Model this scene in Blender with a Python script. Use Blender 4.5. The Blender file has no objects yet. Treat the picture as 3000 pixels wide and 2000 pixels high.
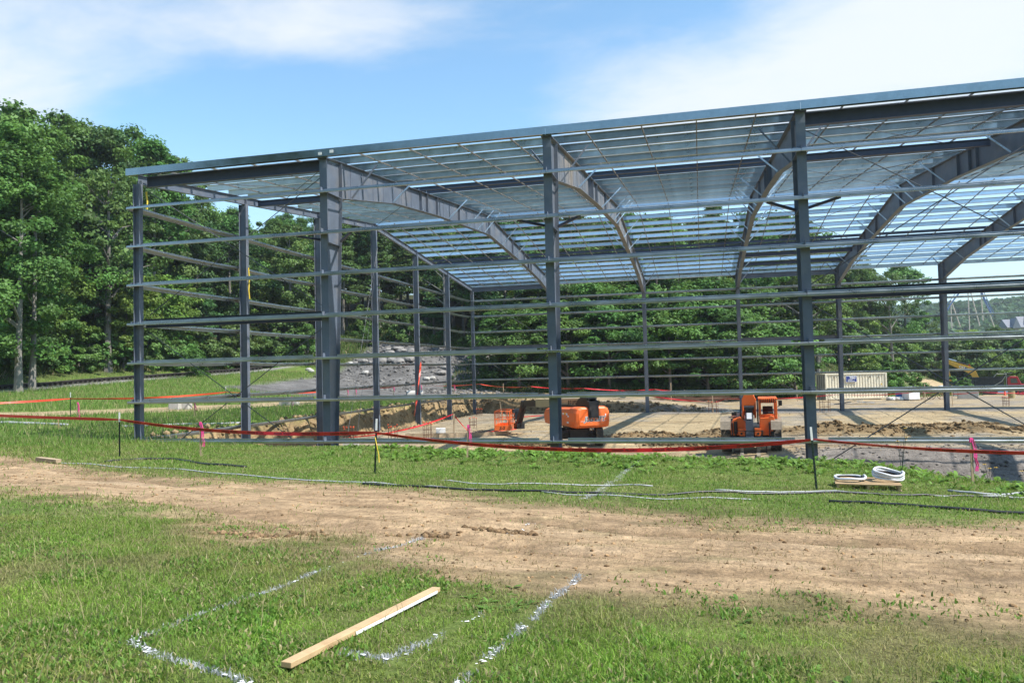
import bpy, bmesh, math, random
import numpy as np
from mathutils import Vector, Matrix, Euler

random.seed(7)
SC = bpy.context.scene
COL = SC.collection
PI = math.pi

# ------------------------------------------------------------------ camera
CAM = np.array([19.825, -23.677, 3.842])
YAW, PITCH, ROLL, FPX = -0.24208, 0.03729, -0.02400, 2244.5
_F = np.array([math.sin(YAW)*math.cos(PITCH), math.cos(YAW)*math.cos(PITCH), math.sin(PITCH)])
_R = np.cross(_F, [0, 0, 1.0]); _R /= np.linalg.norm(_R)
_U = np.cross(_R, _F)
CF = _F
CR = math.cos(ROLL)*_R + math.sin(ROLL)*_U
CU = -math.sin(ROLL)*_R + math.cos(ROLL)*_U
cd = bpy.data.cameras.new('camera'); cam = bpy.data.objects.new('camera', cd); COL.objects.link(cam)
cd.sensor_width = 36.0; cd.lens = FPX/3000*36; cd.clip_start = 0.1; cd.clip_end = 6000
cam.matrix_world = Matrix(((CR[0], CU[0], -CF[0], CAM[0]), (CR[1], CU[1], -CF[1], CAM[1]), (CR[2], CU[2], -CF[2], CAM[2]), (0, 0, 0, 1)))
SC.camera = cam

# ------------------------------------------------------------------ light
SUN_EL, SUN_AZ = math.radians(55), math.atan2(-0.20, 1.0)   # azimuth counted from +X towards +Y
sun_dir = Vector((math.cos(SUN_EL)*math.cos(SUN_AZ), math.cos(SUN_EL)*math.sin(SUN_AZ), math.sin(SUN_EL)))
sd = bpy.data.lights.new('sun', 'SUN'); sd.energy = 4.6; sd.angle = math.radians(0.53); sd.color = (1.0, 0.955, 0.89)
so = bpy.data.objects.new('sun', sd); COL.objects.link(so)
so.rotation_euler = sun_dir.to_track_quat('Z', 'Y').to_euler()
SC.view_settings.view_transform = 'Standard'; SC.view_settings.look = 'None'
SC.view_settings.exposure = 0.7; SC.view_settings.gamma = 1.0; SC.view_settings.use_curve_mapping = False

W = bpy.data.worlds.new('World'); SC.world = W; W.use_nodes = True
def build_sky():
    nt = W.node_tree; nt.nodes.clear(); N = nt.nodes.new; L = nt.links.new
    out = N('ShaderNodeOutputWorld'); bg = N('ShaderNodeBackground'); bg.inputs[1].default_value = 1.0
    sky = N('ShaderNodeTexSky'); sky.sky_type = 'NISHITA'; sky.sun_disc = False
    sky.sun_elevation = SUN_EL; sky.sun_rotation = PI/2 - SUN_AZ
    sky.air_density = 1.0; sky.dust_density = 0.6; sky.ozone_density = 2.0; sky.altitude = 300
    bg.inputs[1].default_value = 0.15
    tc = N('ShaderNodeTexCoord')
    sep = N('ShaderNodeSeparateXYZ'); L(tc.outputs['Generated'], sep.inputs[0])
    def math_(op, a, b=None, c=None):
        m = N('ShaderNodeMath'); m.operation = op
        for i, v in enumerate((a, b, c)):
            if v is None: continue
            if isinstance(v, (int, float)): m.inputs[i].default_value = v
            else: L(v, m.inputs[i])
        return m.outputs[0]
    z = math_('MAXIMUM', sep.outputs[2], 0.0)
    zz = math_('ADD', z, 0.18)
    px = math_('DIVIDE', sep.outputs[0], zz); py = math_('DIVIDE', sep.outputs[1], zz)
    cmb = N('ShaderNodeCombineXYZ'); L(px, cmb.inputs[0]); L(py, cmb.inputs[1])
    def noise(scale, detail, rough, stretch, rot, dist=0.0):
        mp = N('ShaderNodeMapping'); mp.inputs['Scale'].default_value = stretch; mp.inputs['Rotation'].default_value = (0, 0, rot)
        L(cmb.outputs[0], mp.inputs[0])
        n = N('ShaderNodeTexNoise'); n.inputs['Scale'].default_value = scale; n.inputs['Detail'].default_value = detail
        n.inputs['Roughness'].default_value = rough; n.inputs['Distortion'].default_value = dist
        L(mp.outputs[0], n.inputs['Vector']); return n.outputs[0]
    n1 = noise(2.2, 9, 0.58, (1, 1.5, 1), 0.35, 0.35)
    n2 = noise(0.7, 4, 0.5, (1, 1.2, 1), 0.2)
    # banks of cloud at their places in the sky (direction divided by height): centre, radii, turn, weight
    total = None
    for (cx, cy, rx, ry, rot, wgt) in CLOUDS:
        dx = math_('SUBTRACT', px, cx); dy = math_('SUBTRACT', py, cy)
        c, s = math.cos(rot), math.sin(rot)
        u = math_('DIVIDE', math_('ADD', math_('MULTIPLY', dx, c), math_('MULTIPLY', dy, s)), rx)
        v = math_('DIVIDE', math_('ADD', math_('MULTIPLY', dx, -s), math_('MULTIPLY', dy, c)), ry)
        d2 = math_('ADD', math_('MULTIPLY', u, u), math_('MULTIPLY', v, v))
        g = math_('MULTIPLY', math_('POWER', 2.718, math_('MULTIPLY', d2, -1.0)), wgt)
        total = g if total is None else math_('ADD', total, g)
    n3 = noise(7.0, 6, 0.62, (1, 1.7, 1), 0.5, 0.6)
    base = math_('ADD', math_('ADD', math_('MULTIPLY', n2, 0.35), math_('MULTIPLY', n1, 0.80)), math_('MULTIPLY', n3, 0.22))
    dens = math_('ADD', base, total)
    mr = N('ShaderNodeMapRange'); mr.interpolation_type = 'SMOOTHSTEP'
    mr.inputs['From Min'].default_value = 0.70; mr.inputs['From Max'].default_value = 1.34
    mr.inputs['To Min'].default_value = 0.0; mr.inputs['To Max'].default_value = 0.88
    L(dens, mr.inputs['Value'])
    # pale air low over the horizon
    hz = N('ShaderNodeMapRange'); hz.inputs['From Min'].default_value = 0.0; hz.inputs['From Max'].default_value = 0.32
    hz.inputs['To Min'].default_value = 0.55; hz.inputs['To Max'].default_value = 0.0; hz.interpolation_type = 'SMOOTHSTEP'
    L(z, hz.inputs['Value'])
    mixh = N('ShaderNodeMix'); mixh.data_type = 'RGBA'
    mix = N('ShaderNodeMix'); mix.data_type = 'RGBA'
    tint = N('ShaderNodeMix'); tint.data_type = 'RGBA'; tint.blend_type = 'MULTIPLY'; tint.inputs['Factor'].default_value = 1.0
    tint.inputs['B'].default_value = SKY_TINT
    L(sky.outputs[0], tint.inputs['A'])
    L(hz.outputs[0], mixh.inputs['Factor']); L(tint.outputs['Result'], mixh.inputs['A']); mixh.inputs['B'].default_value = (3.2, 3.8, 4.25, 1)
    L(mr.outputs[0], mix.inputs['Factor']); L(mixh.outputs['Result'], mix.inputs['A']); mix.inputs['B'].default_value = (4.05, 4.2, 4.35, 1)
    L(mix.outputs['Result'], bg.inputs[0]); L(bg.outputs[0], out.inputs[0])
SKY_TINT = (0.93, 1.12, 1.08, 1)
def skyp(u, v):
    d = CF + CR*(u-1500)/FPX - CU*(v-1000)/FPX; d = d/np.linalg.norm(d)
    return d[0]/(d[2]+0.18), d[1]/(d[2]+0.18)
CLOUDS = [(*skyp(1050, 60), 0.42, 0.16, 0.5, 0.42), (*skyp(820, 110), 0.2, 0.14, 0.3, 0.25), (*skyp(2450, 200), 0.55, 0.5, 0.2, 0.42), (*skyp(2900, 60), 0.4, 0.4, 0.0, 0.3),
          (*skyp(1900, 300), 0.35, 0.3, 0.1, 0.30), (*skyp(90, 290), 0.32, 0.28, 0.0, 0.42), (*skyp(30, 60), 0.3, 0.2, 0.4, 0.25),
          (*skyp(420, 330), 0.25, 0.12, 0.6, -0.2), (*skyp(1450, 200), 0.25, 0.25, 0.6, -0.30), (*skyp(650, 350), 0.3, 0.3, 0.0, -0.22), (*skyp(2000, 60), 0.22, 0.16, 0.4, -0.25)]
build_sky()
# ------------------------------------------------------------------ terrain function (metres; X along the front wall, Y into the site)
def ss(a, b, x):
    t = np.clip((np.asarray(x, float)-a)/(b-a), 0, 1); return t*t*(3-2*t)
def vnoise(x, y, seed=0):
    x = np.asarray(x, float); y = np.asarray(y, float)
    xi = np.floor(x).astype(np.int64); yi = np.floor(y).astype(np.int64)
    fx = x-xi; fy = y-yi; fx = fx*fx*(3-2*fx); fy = fy*fy*(3-2*fy)
    def h(i, j):
        n = (i*374761393 + j*668265263 + seed*1442695041) & 0x7fffffff
        n = ((n ^ (n >> 13))*1274126177) & 0x7fffffff
        return ((n ^ (n >> 16)) & 0xffff)/65535.0
    return (h(xi, yi)*(1-fx)+h(xi+1, yi)*fx)*(1-fy)+(h(xi, yi+1)*(1-fx)+h(xi+1, yi+1)*fx)*fy
def fbm(x, y, seed=0, oct=4):
    s = 0; a = 0.5; t = 0
    x = np.asarray(x, float); y = np.asarray(y, float)
    for k in range(oct):
        s = s+a*vnoise(x, y, seed+k*17); t += a; a *= .5; x = x*2.03+3.1; y = y*2.03+1.7
    return s/t-0.5
def pit_dist(x, y):
    xl = -1.0+0.5*np.sin(y*.7)*.4+1.1*fbm(x*.3, y*.6, 5)
    yf = 1.4-2.3*ss(2.5, 6.5, x)-3.4*ss(23.2, 26.8, x)+0.5*fbm(x*.6, y*.2, 6)
    yr = 43.7+0.9*fbm(x*.6, y*.3, 9)
    return np.minimum(np.minimum(x-xl, y-yf), yr-y)
def hill_foot(x):
    return np.interp(x, [-60, -40, -12, 5, 20, 32, 45, 60, 80, 140], [70, 62, 50, 53, 57, 67, 90, 110, 118, 130])
def height(x, y):
    x = np.asarray(x, float); y = np.asarray(y, float)
    yc = np.where(y < -3, y, -3+3*(1-np.exp(-(y+3)/3)))*1.0
    yc = np.minimum(yc, -0.6)
    near = 1.5613-0.02875*np.clip(x, -60, 60)-0.0510*np.maximum(yc, -40)
    near = near+0.14*ss(-7, -2, y)*ss(5, 10, x)*(1-ss(24, 27, x))
    field = near+0.042*np.clip(y-4, 0, 60)*ss(-5, -26, x)
    zr = np.interp(x, [-4, 0, 8, 15, 22, 60], [1.7, 1.55, 1.0, .8, .12, 0.0])
    out = field*(1-ss(28, 42, y)*ss(-8, 1, x))+zr*(ss(28, 42, y)*ss(-8, 1, x))
    rt = ss(43, 50, x)*ss(-4, 6, y)
    out = out*(1-rt)
    fl = .45*np.exp(-((y-10)/7)**2)*ss(19, 26, x)+0.12*fbm(x*.25, y*.25, 3)+.35*np.exp(-((x-1.5)**2/2+(y-19)**2/12))
    # dug strip along the front right footing
    tr = ss(22.8, 25.0, x+0.8*fbm(x*.5, y*.5, 30))*(1-ss(4.0, 9.0, y+1.2*fbm(x*.7, y*.7, 31)))
    fl = fl*(1-tr)+(-1.15)*tr
    d = pit_dist(x, y)
    m = ss(0.0, 0.75, d+0.25*fbm(x*1.3, y*1.3, 12))*(1-ss(47, 51, x))
    z = out*(1-m)+fl*m
    # spoil ridges and clods on the floor
    for (ax, ay, bx, by, w, hh) in SPOIL:
        t = np.clip(((x-ax)*(bx-ax)+(y-ay)*(by-ay))/((bx-ax)**2+(by-ay)**2), 0, 1)
        dd = np.hypot(x-ax-t*(bx-ax), (y-ay-t*(by-ay)))
        z = z+hh*np.exp(-(dd/w)**2)*(0.75+1.3*fbm(x*1.7, y*1.7, 21))
    # lower ground at the far right
    z = z-1.5*ss(62, 96, y)*ss(38, 56, x)
    # western hillside above the railway
    w = np.clip(-x-31.5, 0, 400); hw = w*.36
    # northern hillside
    n = np.clip(y-hill_foot(x), 0, 600); hn = n*np.interp(x, [-30, -14, 2, 34, 50, 90], [.34, .34, .34, .3, .26, .24])
    hill = np.hypot(hw, hn)
    cap = np.interp(x, [-60, 30, 50, 90], [24, 18, 10, 8.5])
    z = z+cap*(1-np.exp(-hill/cap))*(1+.25*fbm(x*.05, y*.05, 40))
    # talus pile of grey rubble in the north-west corner
    q = ((x+12)/13)**2+((y-57)/7)**2
    z = z+.9*np.exp(-q*1.1)*(1+1.6*fbm(x*.3, y*.3, 44))+.5*np.exp(-q*.8)*fbm(x*1.1, y*1.1, 45)
    r = np.hypot(x-CAM[0], y-CAM[1])
    z = z+ss(380, 760, r)*(40+16*fbm(x*.004, y*.004, 50))-ss(160, 330, r)*6
    # tyre ruts in the dirt path
    for rp_ in RUTS:
        d_ = seg_d(x, y, rp_)+.25*fbm(x*.6, y*.6, 33); a_ = ss(-.25, .1, fbm(x*.35, y*.8, 34)); z = z-(.05*np.exp(-(d_/.22)**2)-.035*np.exp(-((d_-.42)/.16)**2))*a_
    # fine relief
    z = z+0.10*fbm(x*.9, y*.9, 60)*(1-.5*m)+.03*fbm(x*3.1, y*3.1, 61)
    return z
SPOIL = [(15.2, 17.2, 21.5, 16.4, 1.7, .42), (17.5, 14.5, 20.5, 14.0, .8, .2), (20.5, 21.5, 26.6, 19.5, .8, .25), (24.3, 18.3, 32.5, 18.8, 1.4, .55), (33, 20, 38, 22, .8, .3), (9.5, 15, 13, 13.2, .7, .25), (27, 24, 36, 26, .7, .14)]
RUTS = [[(-14, -4.0), (0, -7.6), (8, -10.3), (14, -12.2), (19, -13.6), (25, -13.5), (36, -11.5)], [(-14, -5.9), (0, -9.4), (8, -12.0), (13.5, -13.9), (18.5, -15.2), (25, -15.3), (36, -13.2)]]
def seg_d(x, y, pts):
    d = np.full(np.shape(x), 1e9)
    for (ax, ay), (bx, by) in zip(pts, pts[1:]):
        t = np.clip(((x-ax)*(bx-ax)+(y-ay)*(by-ay))/((bx-ax)**2+(by-ay)**2), 0, 1); d = np.minimum(d, np.hypot(x-ax-t*(bx-ax), y-ay-t*(by-ay)))
    return d
def H(x, y): return float(height(np.array([x]), np.array([y]))[0])
def ray(u, v): return CF+CR*(u-1500)/FPX-CU*(v-1000)/FPX
# ------------------------------------------------------------------ mesh helpers
class MB:
    def __init__(s): s.v = []; s.f = []; s.m = []; s.cur = 0
    def add(s, vs, fs):
        b = len(s.v); s.v += [tuple(map(float, p)) for p in vs]; s.f += [tuple(i+b for i in f) for f in fs]; s.m += [s.cur]*len(fs); return s
    def box(s, c, d, rot=None, taper=1.0):
        x, y, z = d[0]/2, d[1]/2, d[2]/2
        P = [Vector((sx*x*(taper if sz > 0 else 1), sy*y*(taper if sz > 0 else 1), sz*z)) for sz in (-1, 1) for sx, sy in ((-1, -1), (1, -1), (1, 1), (-1, 1))]
        if rot is not None:
            R = rot if isinstance(rot, Matrix) else Euler(rot).to_matrix()
            P = [R @ p for p in P]
        c = Vector(c)
        return s.add([p+c for p in P], [(0, 3, 2, 1), (4, 5, 6, 7), (0, 1, 5, 4), (1, 2, 6, 5), (2, 3, 7, 6), (3, 0, 4, 7)])
    def bar(s, a, b, w, h=None, up=(0, 0, 1)):
        a, b = Vector(a), Vector(b); h = h or w; d = (b-a).normalized(); u = Vector(up)
        if abs(d.dot(u)) > .98: u = Vector((0, 1, 0))
        r = d.cross(u).normalized(); u = r.cross(d)
        P = []
        for p in (a, b): P += [p-r*w/2-u*h/2, p+r*w/2-u*h/2, p+r*w/2+u*h/2, p-r*w/2+u*h/2]
        return s.add(P, [(0, 3, 2, 1), (4, 5, 6, 7), (0, 1, 5, 4), (1, 2, 6, 5), (2, 3, 7, 6), (3, 0, 4, 7)])
    def tube(s, path, r, n=8, cap=True, r2=None):
        path = [Vector(p) for p in path]; m = len(path); rs = r if isinstance(r, (list, tuple)) else [r+((r2 if r2 is not None else r)-r)*i/max(1, m-1) for i in range(m)]
        V = []; ref = None
        for i, p in enumerate(path):
            d = (path[min(i+1, m-1)]-path[max(i-1, 0)]).normalized()
            if ref is None: ref = Vector((0, 0, 1)) if abs(d.z) < .9 else Vector((1, 0, 0))
            u = (ref-d*ref.dot(d)).normalized(); w = d.cross(u); ref = u
            V += [p+(u*math.cos(2*PI*k/n)+w*math.sin(2*PI*k/n))*rs[i] for k in range(n)]
        F = [(i*n+k, i*n+(k+1) % n, (i+1)*n+(k+1) % n, (i+1)*n+k) for i in range(m-1) for k in range(n)]
        if cap: F += [tuple(range(n-1, -1, -1)), tuple((m-1)*n+k for k in range(n))]
        return s.add(V, F)
    def prism(s, poly, a, b, axis='x'):
        """closed polygon of (u,v) pushed along an axis from a to b: axis x takes (y,z), y takes (x,z), z takes (x,y)"""
        n = len(poly)
        def P(t, u, v): return {'x': (t, u, v), 'y': (u, t, v), 'z': (u, v, t)}[axis]
        V = [P(a, *p) for p in poly]+[P(b, *p) for p in poly]
        F = [tuple(range(n)), tuple(range(2*n-1, n-1, -1))]+[(i, i+n, (i+1) % n+n, (i+1) % n) for i in range(n)]
        return s.add(V, F)
    def profile(s, pts, th, p0, p1, A, B, lift=None):
        """open thin-walled section pts (a,b) of wall th swept from p0 to p1; lift = offsets of the in-between stations along B (sag)"""
        p0, p1, A, B = Vector(p0), Vector(p1), Vector(A), Vector(B)
        q = [Vector((x, y)) for x, y in pts]; n = len(q); off = []
        for i in range(n):
            ns = []
            for j in (i-1, i):
                if 0 <= j < n-1:
                    e = (q[j+1]-q[j]).normalized(); ns.append(Vector((-e.y, e.x)))
            nn = sum(ns, Vector((0, 0))).normalized(); k = max(.3, nn.dot(ns[0])); off.append(q[i]+nn*th/k)
        ring = q+off[::-1]; m = len(ring); st = [0]+([] if not lift else [(i+1)/(len(lift)+1) for i in range(len(lift))])+[1]
        lf = [0]+(lift or [])+[0]; V = []
        for t, l in zip(st, lf):
            c = p0.lerp(p1, t)+B*l; V += [c+A*x.x+B*x.y for x in ring]
        F = [(i*m+k, i*m+(k+1) % m, (i+1)*m+(k+1) % m, (i+1)*m+k) for i in range(len(st)-1) for k in range(m)]
        e = (len(st)-1)*m
        for k in range(n-1): F += [(k+1, k, m-1-k, m-2-k), (e+k, e+k+1, e+m-2-k, e+m-1-k)]
        return s.add(V, F)
    def ibeam(s, p0, p1, d, w, up=(0, 0, 1), tf=.014, tw=.01, out=None):
        p0, p1 = Vector(p0), Vector(p1); x = (p1-p0).normalized(); u = Vector(up); r = x.cross(u).normalized(); u = r.cross(x)
        for off, hh, ww in ((d/2-tf/2, tf, w), (-(d/2-tf/2), tf, w), (0, d-2*tf-.002, tw)):
            s.bar(p0+u*off, p1+u*off, ww, hh, up=u)
        return s
    def strip(s, pts, x, w, t):
        """plate of width w (along X) following the (y,z) polyline, thickness t to its left"""
        q = [Vector(p) for p in pts]; n = len(q); O = []
        for i in range(n):
            e = (q[min(i+1, n-1)]-q[max(i-1, 0)]).normalized(); O.append(q[i]+Vector((-e.y, e.x))*t)
        V = []
        for i in range(n): V += [(x-w/2, *q[i]), (x+w/2, *q[i]), (x+w/2, *O[i]), (x-w/2, *O[i])]
        F = [(0, 1, 2, 3), (4*n-1, 4*n-2, 4*n-3, 4*n-4)]
        for i in range(n-1):
            for k in range(4): F.append((4*i+k, 4*i+4+k, 4*i+4+(k+1) % 4, 4*i+(k+1) % 4))
        return s.add(V, F)
    def lathe(s, prof, n=20, axis='z', c=(0, 0, 0)):
        V = []; m = len(prof)
        for r, h in prof:
            for k in range(n):
                a = 2*PI*k/n; p = {'z': (r*math.cos(a), r*math.sin(a), h), 'x': (h, r*math.cos(a), r*math.sin(a)), 'y': (r*math.cos(a), h, r*math.sin(a))}[axis]
                V.append((p[0]+c[0], p[1]+c[1], p[2]+c[2]))
        F = [(i*n+k, i*n+(k+1) % n, (i+1)*n+(k+1) % n, (i+1)*n+k) for i in range(m-1) for k in range(n)]
        if prof[0][0] > 1e-4: F.append(tuple(range(n-1, -1, -1)))
        if prof[-1][0] > 1e-4: F.append(tuple((m-1)*n+k for k in range(n)))
        return s.add(V, F)
    def mesh(s, name, mats):
        me = bpy.data.meshes.new(name); me.from_pydata(s.v, [], s.f); me.validate(clean_customdata=False)
        for m in (mats if isinstance(mats, (list, tuple)) else [mats]): me.materials.append(m)
        if len(me.polygons) == len(s.m): me.polygons.foreach_set('material_index', s.m)
        bm = bmesh.new(); bm.from_mesh(me); bmesh.ops.recalc_face_normals(bm, faces=bm.faces); bm.to_mesh(me); bm.free()
        return me
def npmesh(name, V, F, mat, cols=None, smooth=False, k=None):
    """big mesh from numpy arrays; F is (n,3) or (n,4); cols per point (n,3)"""
    me = bpy.data.meshes.new(name); V = np.ascontiguousarray(V, np.float32); F = np.ascontiguousarray(F, np.int32)
    me.vertices.add(len(V)); me.vertices.foreach_set('co', V.ravel())
    n, kk = F.shape; me.loops.add(n*kk); me.polygons.add(n)
    me.loops.foreach_set('vertex_index', F.ravel()); me.polygons.foreach_set('loop_start', np.arange(0, n*kk, kk, dtype=np.int32))
    me.polygons.foreach_set('loop_total', np.full(n, kk, np.int32))
    if smooth: me.polygons.foreach_set('use_smooth', np.ones(n, bool))
    if cols is not None:
        a = me.color_attributes.new('Col', 'FLOAT_COLOR', 'POINT'); c = np.ones((len(V), 4), np.float32); c[:, :3] = cols
        a.data.foreach_set('color', c.ravel())
    me.update(calc_edges=True); me.materials.append(mat); return me
def ob(name, me, parent=None, loc=None, rot=None):
    o = bpy.data.objects.new(name, me); COL.objects.link(o)
    if parent is not None: o.parent = parent
    if loc is not None: o.location = loc
    if rot is not None: o.rotation_euler = rot
    return o
def tag(o, label=None, cat=None, group=None, kind=None):
    if label: o['label'] = label
    if cat: o['category'] = cat
    if group: o['group'] = group
    if kind: o['kind'] = kind
    return o
def thing(name, label, cat, loc=(0, 0, 0), rz=0.0, group=None):
    return tag(ob(name, None, None, loc, (0, 0, rz)), label, cat, group)
def part(name, mb, mat, parent, label=None, smooth=False, bevel=0):
    o = ob(name, mb.mesh(name, mat) if isinstance(mb, MB) else mb, parent)
    if label: o['label'] = label
    if smooth: o.data.polygons.foreach_set('use_smooth', [True]*len(o.data.polygons))
    if bevel:
        b = o.modifiers.new('b', 'BEVEL'); b.width = bevel; b.segments = 2; b.limit_method = 'ANGLE'
    return o
def kids(o): return [c for c in COL.objects if c.parent == o]
def copy_tree(o, parent=None):
    c = o.copy(); COL.objects.link(c); c.parent = parent
    for ch in list(o.children): copy_tree(ch, c)
    return c
_txt = {}
def text_mesh(s, size, mat, shear=0.0, bold=0.0, depth=0.0, align='CENTER', name='lettering'):
    cu = bpy.data.curves.new('t', 'FONT'); cu.body = s; cu.size = size; cu.shear = shear; cu.offset = bold; cu.extrude = depth
    cu.align_x = align; cu.align_y = 'CENTER'; cu.resolution_u = 3
    o = bpy.data.objects.new('t', cu); COL.objects.link(o)
    dg = bpy.context.evaluated_depsgraph_get(); me = bpy.data.meshes.new_from_object(o.evaluated_get(dg)); me.name = name
    bpy.data.objects.remove(o); bpy.data.curves.remove(cu)
    me.materials.clear(); me.materials.append(mat); return me

# ------------------------------------------------------------------ materials
def mat(name, col, rough=.6, metal=0.0, nz=0.0, nscale=8.0, bump=0.0, bscale=40.0, spec=.5, dust=None, dscale=3.0, damt=.5, rnz=0.0, coord='Object'):
    m = bpy.data.materials.new(name); m.use_nodes = True; nt = m.node_tree; N = nt.nodes.new; L = nt.links.new
    b = nt.nodes['Principled BSDF']; b.inputs['Roughness'].default_value = rough; b.inputs['Metallic'].default_value = metal
    b.inputs['Specular IOR Level'].default_value = spec; b.inputs['Base Color'].default_value = (*col, 1)
    tc = N('ShaderNodeTexCoord'); cur = None
    if nz:
        n = N('ShaderNodeTexNoise'); n.inputs['Scale'].default_value = nscale; n.inputs['Detail'].default_value = 5; n.inputs['Roughness'].default_value = .65
        L(tc.outputs[coord], n.inputs['Vector'])
        mr = N('ShaderNodeMapRange'); mr.inputs['From Min'].default_value = .3; mr.inputs['From Max'].default_value = .7; mr.inputs['To Min'].default_value = 1-nz; mr.inputs['To Max'].default_value = 1+nz
        L(n.outputs[0], mr.inputs['Value'])
        mx = N('ShaderNodeMix'); mx.data_type = 'RGBA'; mx.blend_type = 'MULTIPLY'; mx.inputs['Factor'].default_value = 1
        mx.inputs['A'].default_value = (*col, 1); L(mr.outputs[0], mx.inputs['B']); cur = mx.outputs['Result']
        if rnz:
            r2 = N('ShaderNodeMapRange'); r2.inputs['From Min'].default_value = .3; r2.inputs['From Max'].default_value = .7; r2.inputs['To Min'].default_value = rough-rnz; r2.inputs['To Max'].default_value = rough+rnz
            L(n.outputs[0], r2.inputs['Value']); L(r2.outputs[0], b.inputs['Roughness'])
    if dust:
        n = N('ShaderNodeTexNoise'); n.inputs['Scale'].default_value = dscale; n.inputs['Detail'].default_value = 6; n.inputs['Roughness'].default_value = .7; L(tc.outputs[coord], n.inputs['Vector'])
        mr = N('ShaderNodeMapRange'); mr.inputs['From Min'].default_value = .48; mr.inputs['From Max'].default_value = .72; mr.inputs['To Min'].default_value = 0; mr.inputs['To Max'].default_value = damt
        L(n.outputs[0], mr.inputs['Value'])
        mx = N('ShaderNodeMix'); mx.data_type = 'RGBA'; L(mr.outputs[0], mx.inputs['Factor'])
        if cur is not None: L(cur, mx.inputs['A'])
        else: mx.inputs['A'].default_value = (*col, 1)
        mx.inputs['B'].default_value = (*dust, 1); cur = mx.outputs['Result']
    if cur is not None: L(cur, b.inputs['Base Color'])
    if bump:
        n = N('ShaderNodeTexNoise'); n.inputs['Scale'].default_value = bscale; n.inputs['Detail'].default_value = 4; L(tc.outputs[coord], n.inputs['Vector'])
        bp = N('ShaderNodeBump'); bp.inputs['Strength'].default_value = bump; bp.inputs['Distance'].default_value = .02; L(n.outputs[0], bp.inputs['Height']); L(bp.outputs[0], b.inputs['Normal'])
    return m
M = {}
M['galv'] = mat('galvanised_steel', (.72, .77, .80), .31, .95, nz=.13, nscale=1.6, rnz=.06)
def per_piece(m, amt=.24):
    # each sheet-metal piece weathers a little differently
    nt = m.node_tree; b = nt.nodes['Principled BSDF']; src = b.inputs['Base Color'].links[0].from_socket
    oi = nt.nodes.new('ShaderNodeObjectInfo'); mr = nt.nodes.new('ShaderNodeMapRange'); mr.inputs['To Min'].default_value = 1-amt*1.6; mr.inputs['To Max'].default_value = 1+amt*.6
    nt.links.new(oi.outputs['Random'], mr.inputs['Value']); mx = nt.nodes.new('ShaderNodeMix'); mx.data_type = 'RGBA'; mx.blend_type = 'MULTIPLY'; mx.inputs['Factor'].default_value = 1
    nt.links.new(src, mx.inputs['A']); nt.links.new(mr.outputs[0], mx.inputs['B']); nt.links.new(mx.outputs['Result'], b.inputs['Base Color'])
per_piece(M['galv'])
M['galv_dark'] = mat('reflection_darkened_eave_steel', (.34, .38, .38), .16, .96, nz=.2, nscale=1.2, rnz=.05, dust=(.25, .27, .26), dscale=3, damt=.4)  # front eave steel, the dark reflection of trees put into its colour
M['galv_girt'] = mat('rolled_galvanised_girt', (.46, .50, .525), .30, .95, nz=.14, nscale=1.3, rnz=.06)
M['strap'] = mat('shade_darkened_strap_steel', (.15, .14, .125), .6, .3, nz=.2)  # strap colour taken dark to carry the shade on the undersides
M['paint'] = mat('grey_primer_paint', (.110, .132, .170), .46, 0, nz=.16, nscale=1.5, dust=(.30, .26, .21), dscale=.9, damt=.34, spec=.45)
M['paint_dusty'] = mat('weathered_primer_paint', (.15, .165, .19), .55, 0, nz=.2, nscale=1.6, dust=(.36, .27, .17), dscale=.55, damt=.75)
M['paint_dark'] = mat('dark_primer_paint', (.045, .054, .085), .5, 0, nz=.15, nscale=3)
M['strut_paint'] = mat('navy_primer_paint', (.062, .078, .118), .45, 0, nz=.15, nscale=3)
M['rod'] = mat('brace_rod_steel', (.10, .105, .115), .5, .3, nz=.2)
M['orange'] = mat('orange_machine_paint', (.86, .155, .026), .38, 0, nz=.06, nscale=3, dust=(.62, .36, .2), dscale=1.6, damt=.28)
M['orange_skylit'] = mat('skylit_dusty_orange_paint', (.72, .25, .13), .6, 0, nz=.1, nscale=3, dust=(.65, .45, .32), dscale=1.2, damt=.6)  # dusty orange paled in its colour to paint sky light on upper faces
M['black'] = mat('black_machine_paint', (.014, .014, .016), .42, 0, nz=.2, dust=(.12, .10, .08), dscale=2, damt=.25)
M['slate'] = mat('slate_machine_paint', (.035, .042, .055), .45, 0, nz=.1)
M['tan'] = mat('tan_boom_paint', (.42, .36, .20), .45, 0, nz=.08)
M['rubber'] = mat('tyre_rubber', (.06, .052, .042), .85, 0, nz=.2, dust=(.42, .32, .19), dscale=2.2, damt=.9)
M['mud'] = mat('dried_mud_on_steel', (.23, .19, .14), .9, 0, nz=.25, nscale=6)
M['white'] = mat('white_enamel', (.78, .78, .76), .4, 0, nz=.05)
M['white_plastic'] = mat('white_tubing', (.38, .39, .40), .45, 0, nz=.12, nscale=14)
M['white_coil'] = mat('white_coiled_tubing', (.62, .63, .64), .45, 0, nz=.12, nscale=14)
M['black_plastic'] = mat('black_tubing', (.018, .018, .02), .4, 0, nz=.2)
M['cream'] = mat('cream_container_paint', (.80, .73, .56), .5, 0, nz=.06, nscale=2, dust=(.45, .33, .22), dscale=1.2, damt=.25)
M['cream_dull'] = mat('dull_container_door', (.46, .45, .40), .55, 0, nz=.1)
M['blue_sign'] = mat('blue_sign_print', (.018, .035, .22), .4)
M['white_print'] = mat('white_print', (.8, .8, .8), .5)
M['black_print'] = mat('black_print', (.012, .012, .014), .5)
M['yellow_print'] = mat('yellow_print', (.75, .45, .03), .5)
M['red_print'] = mat('red_print', (.5, .02, .02), .5)
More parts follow.
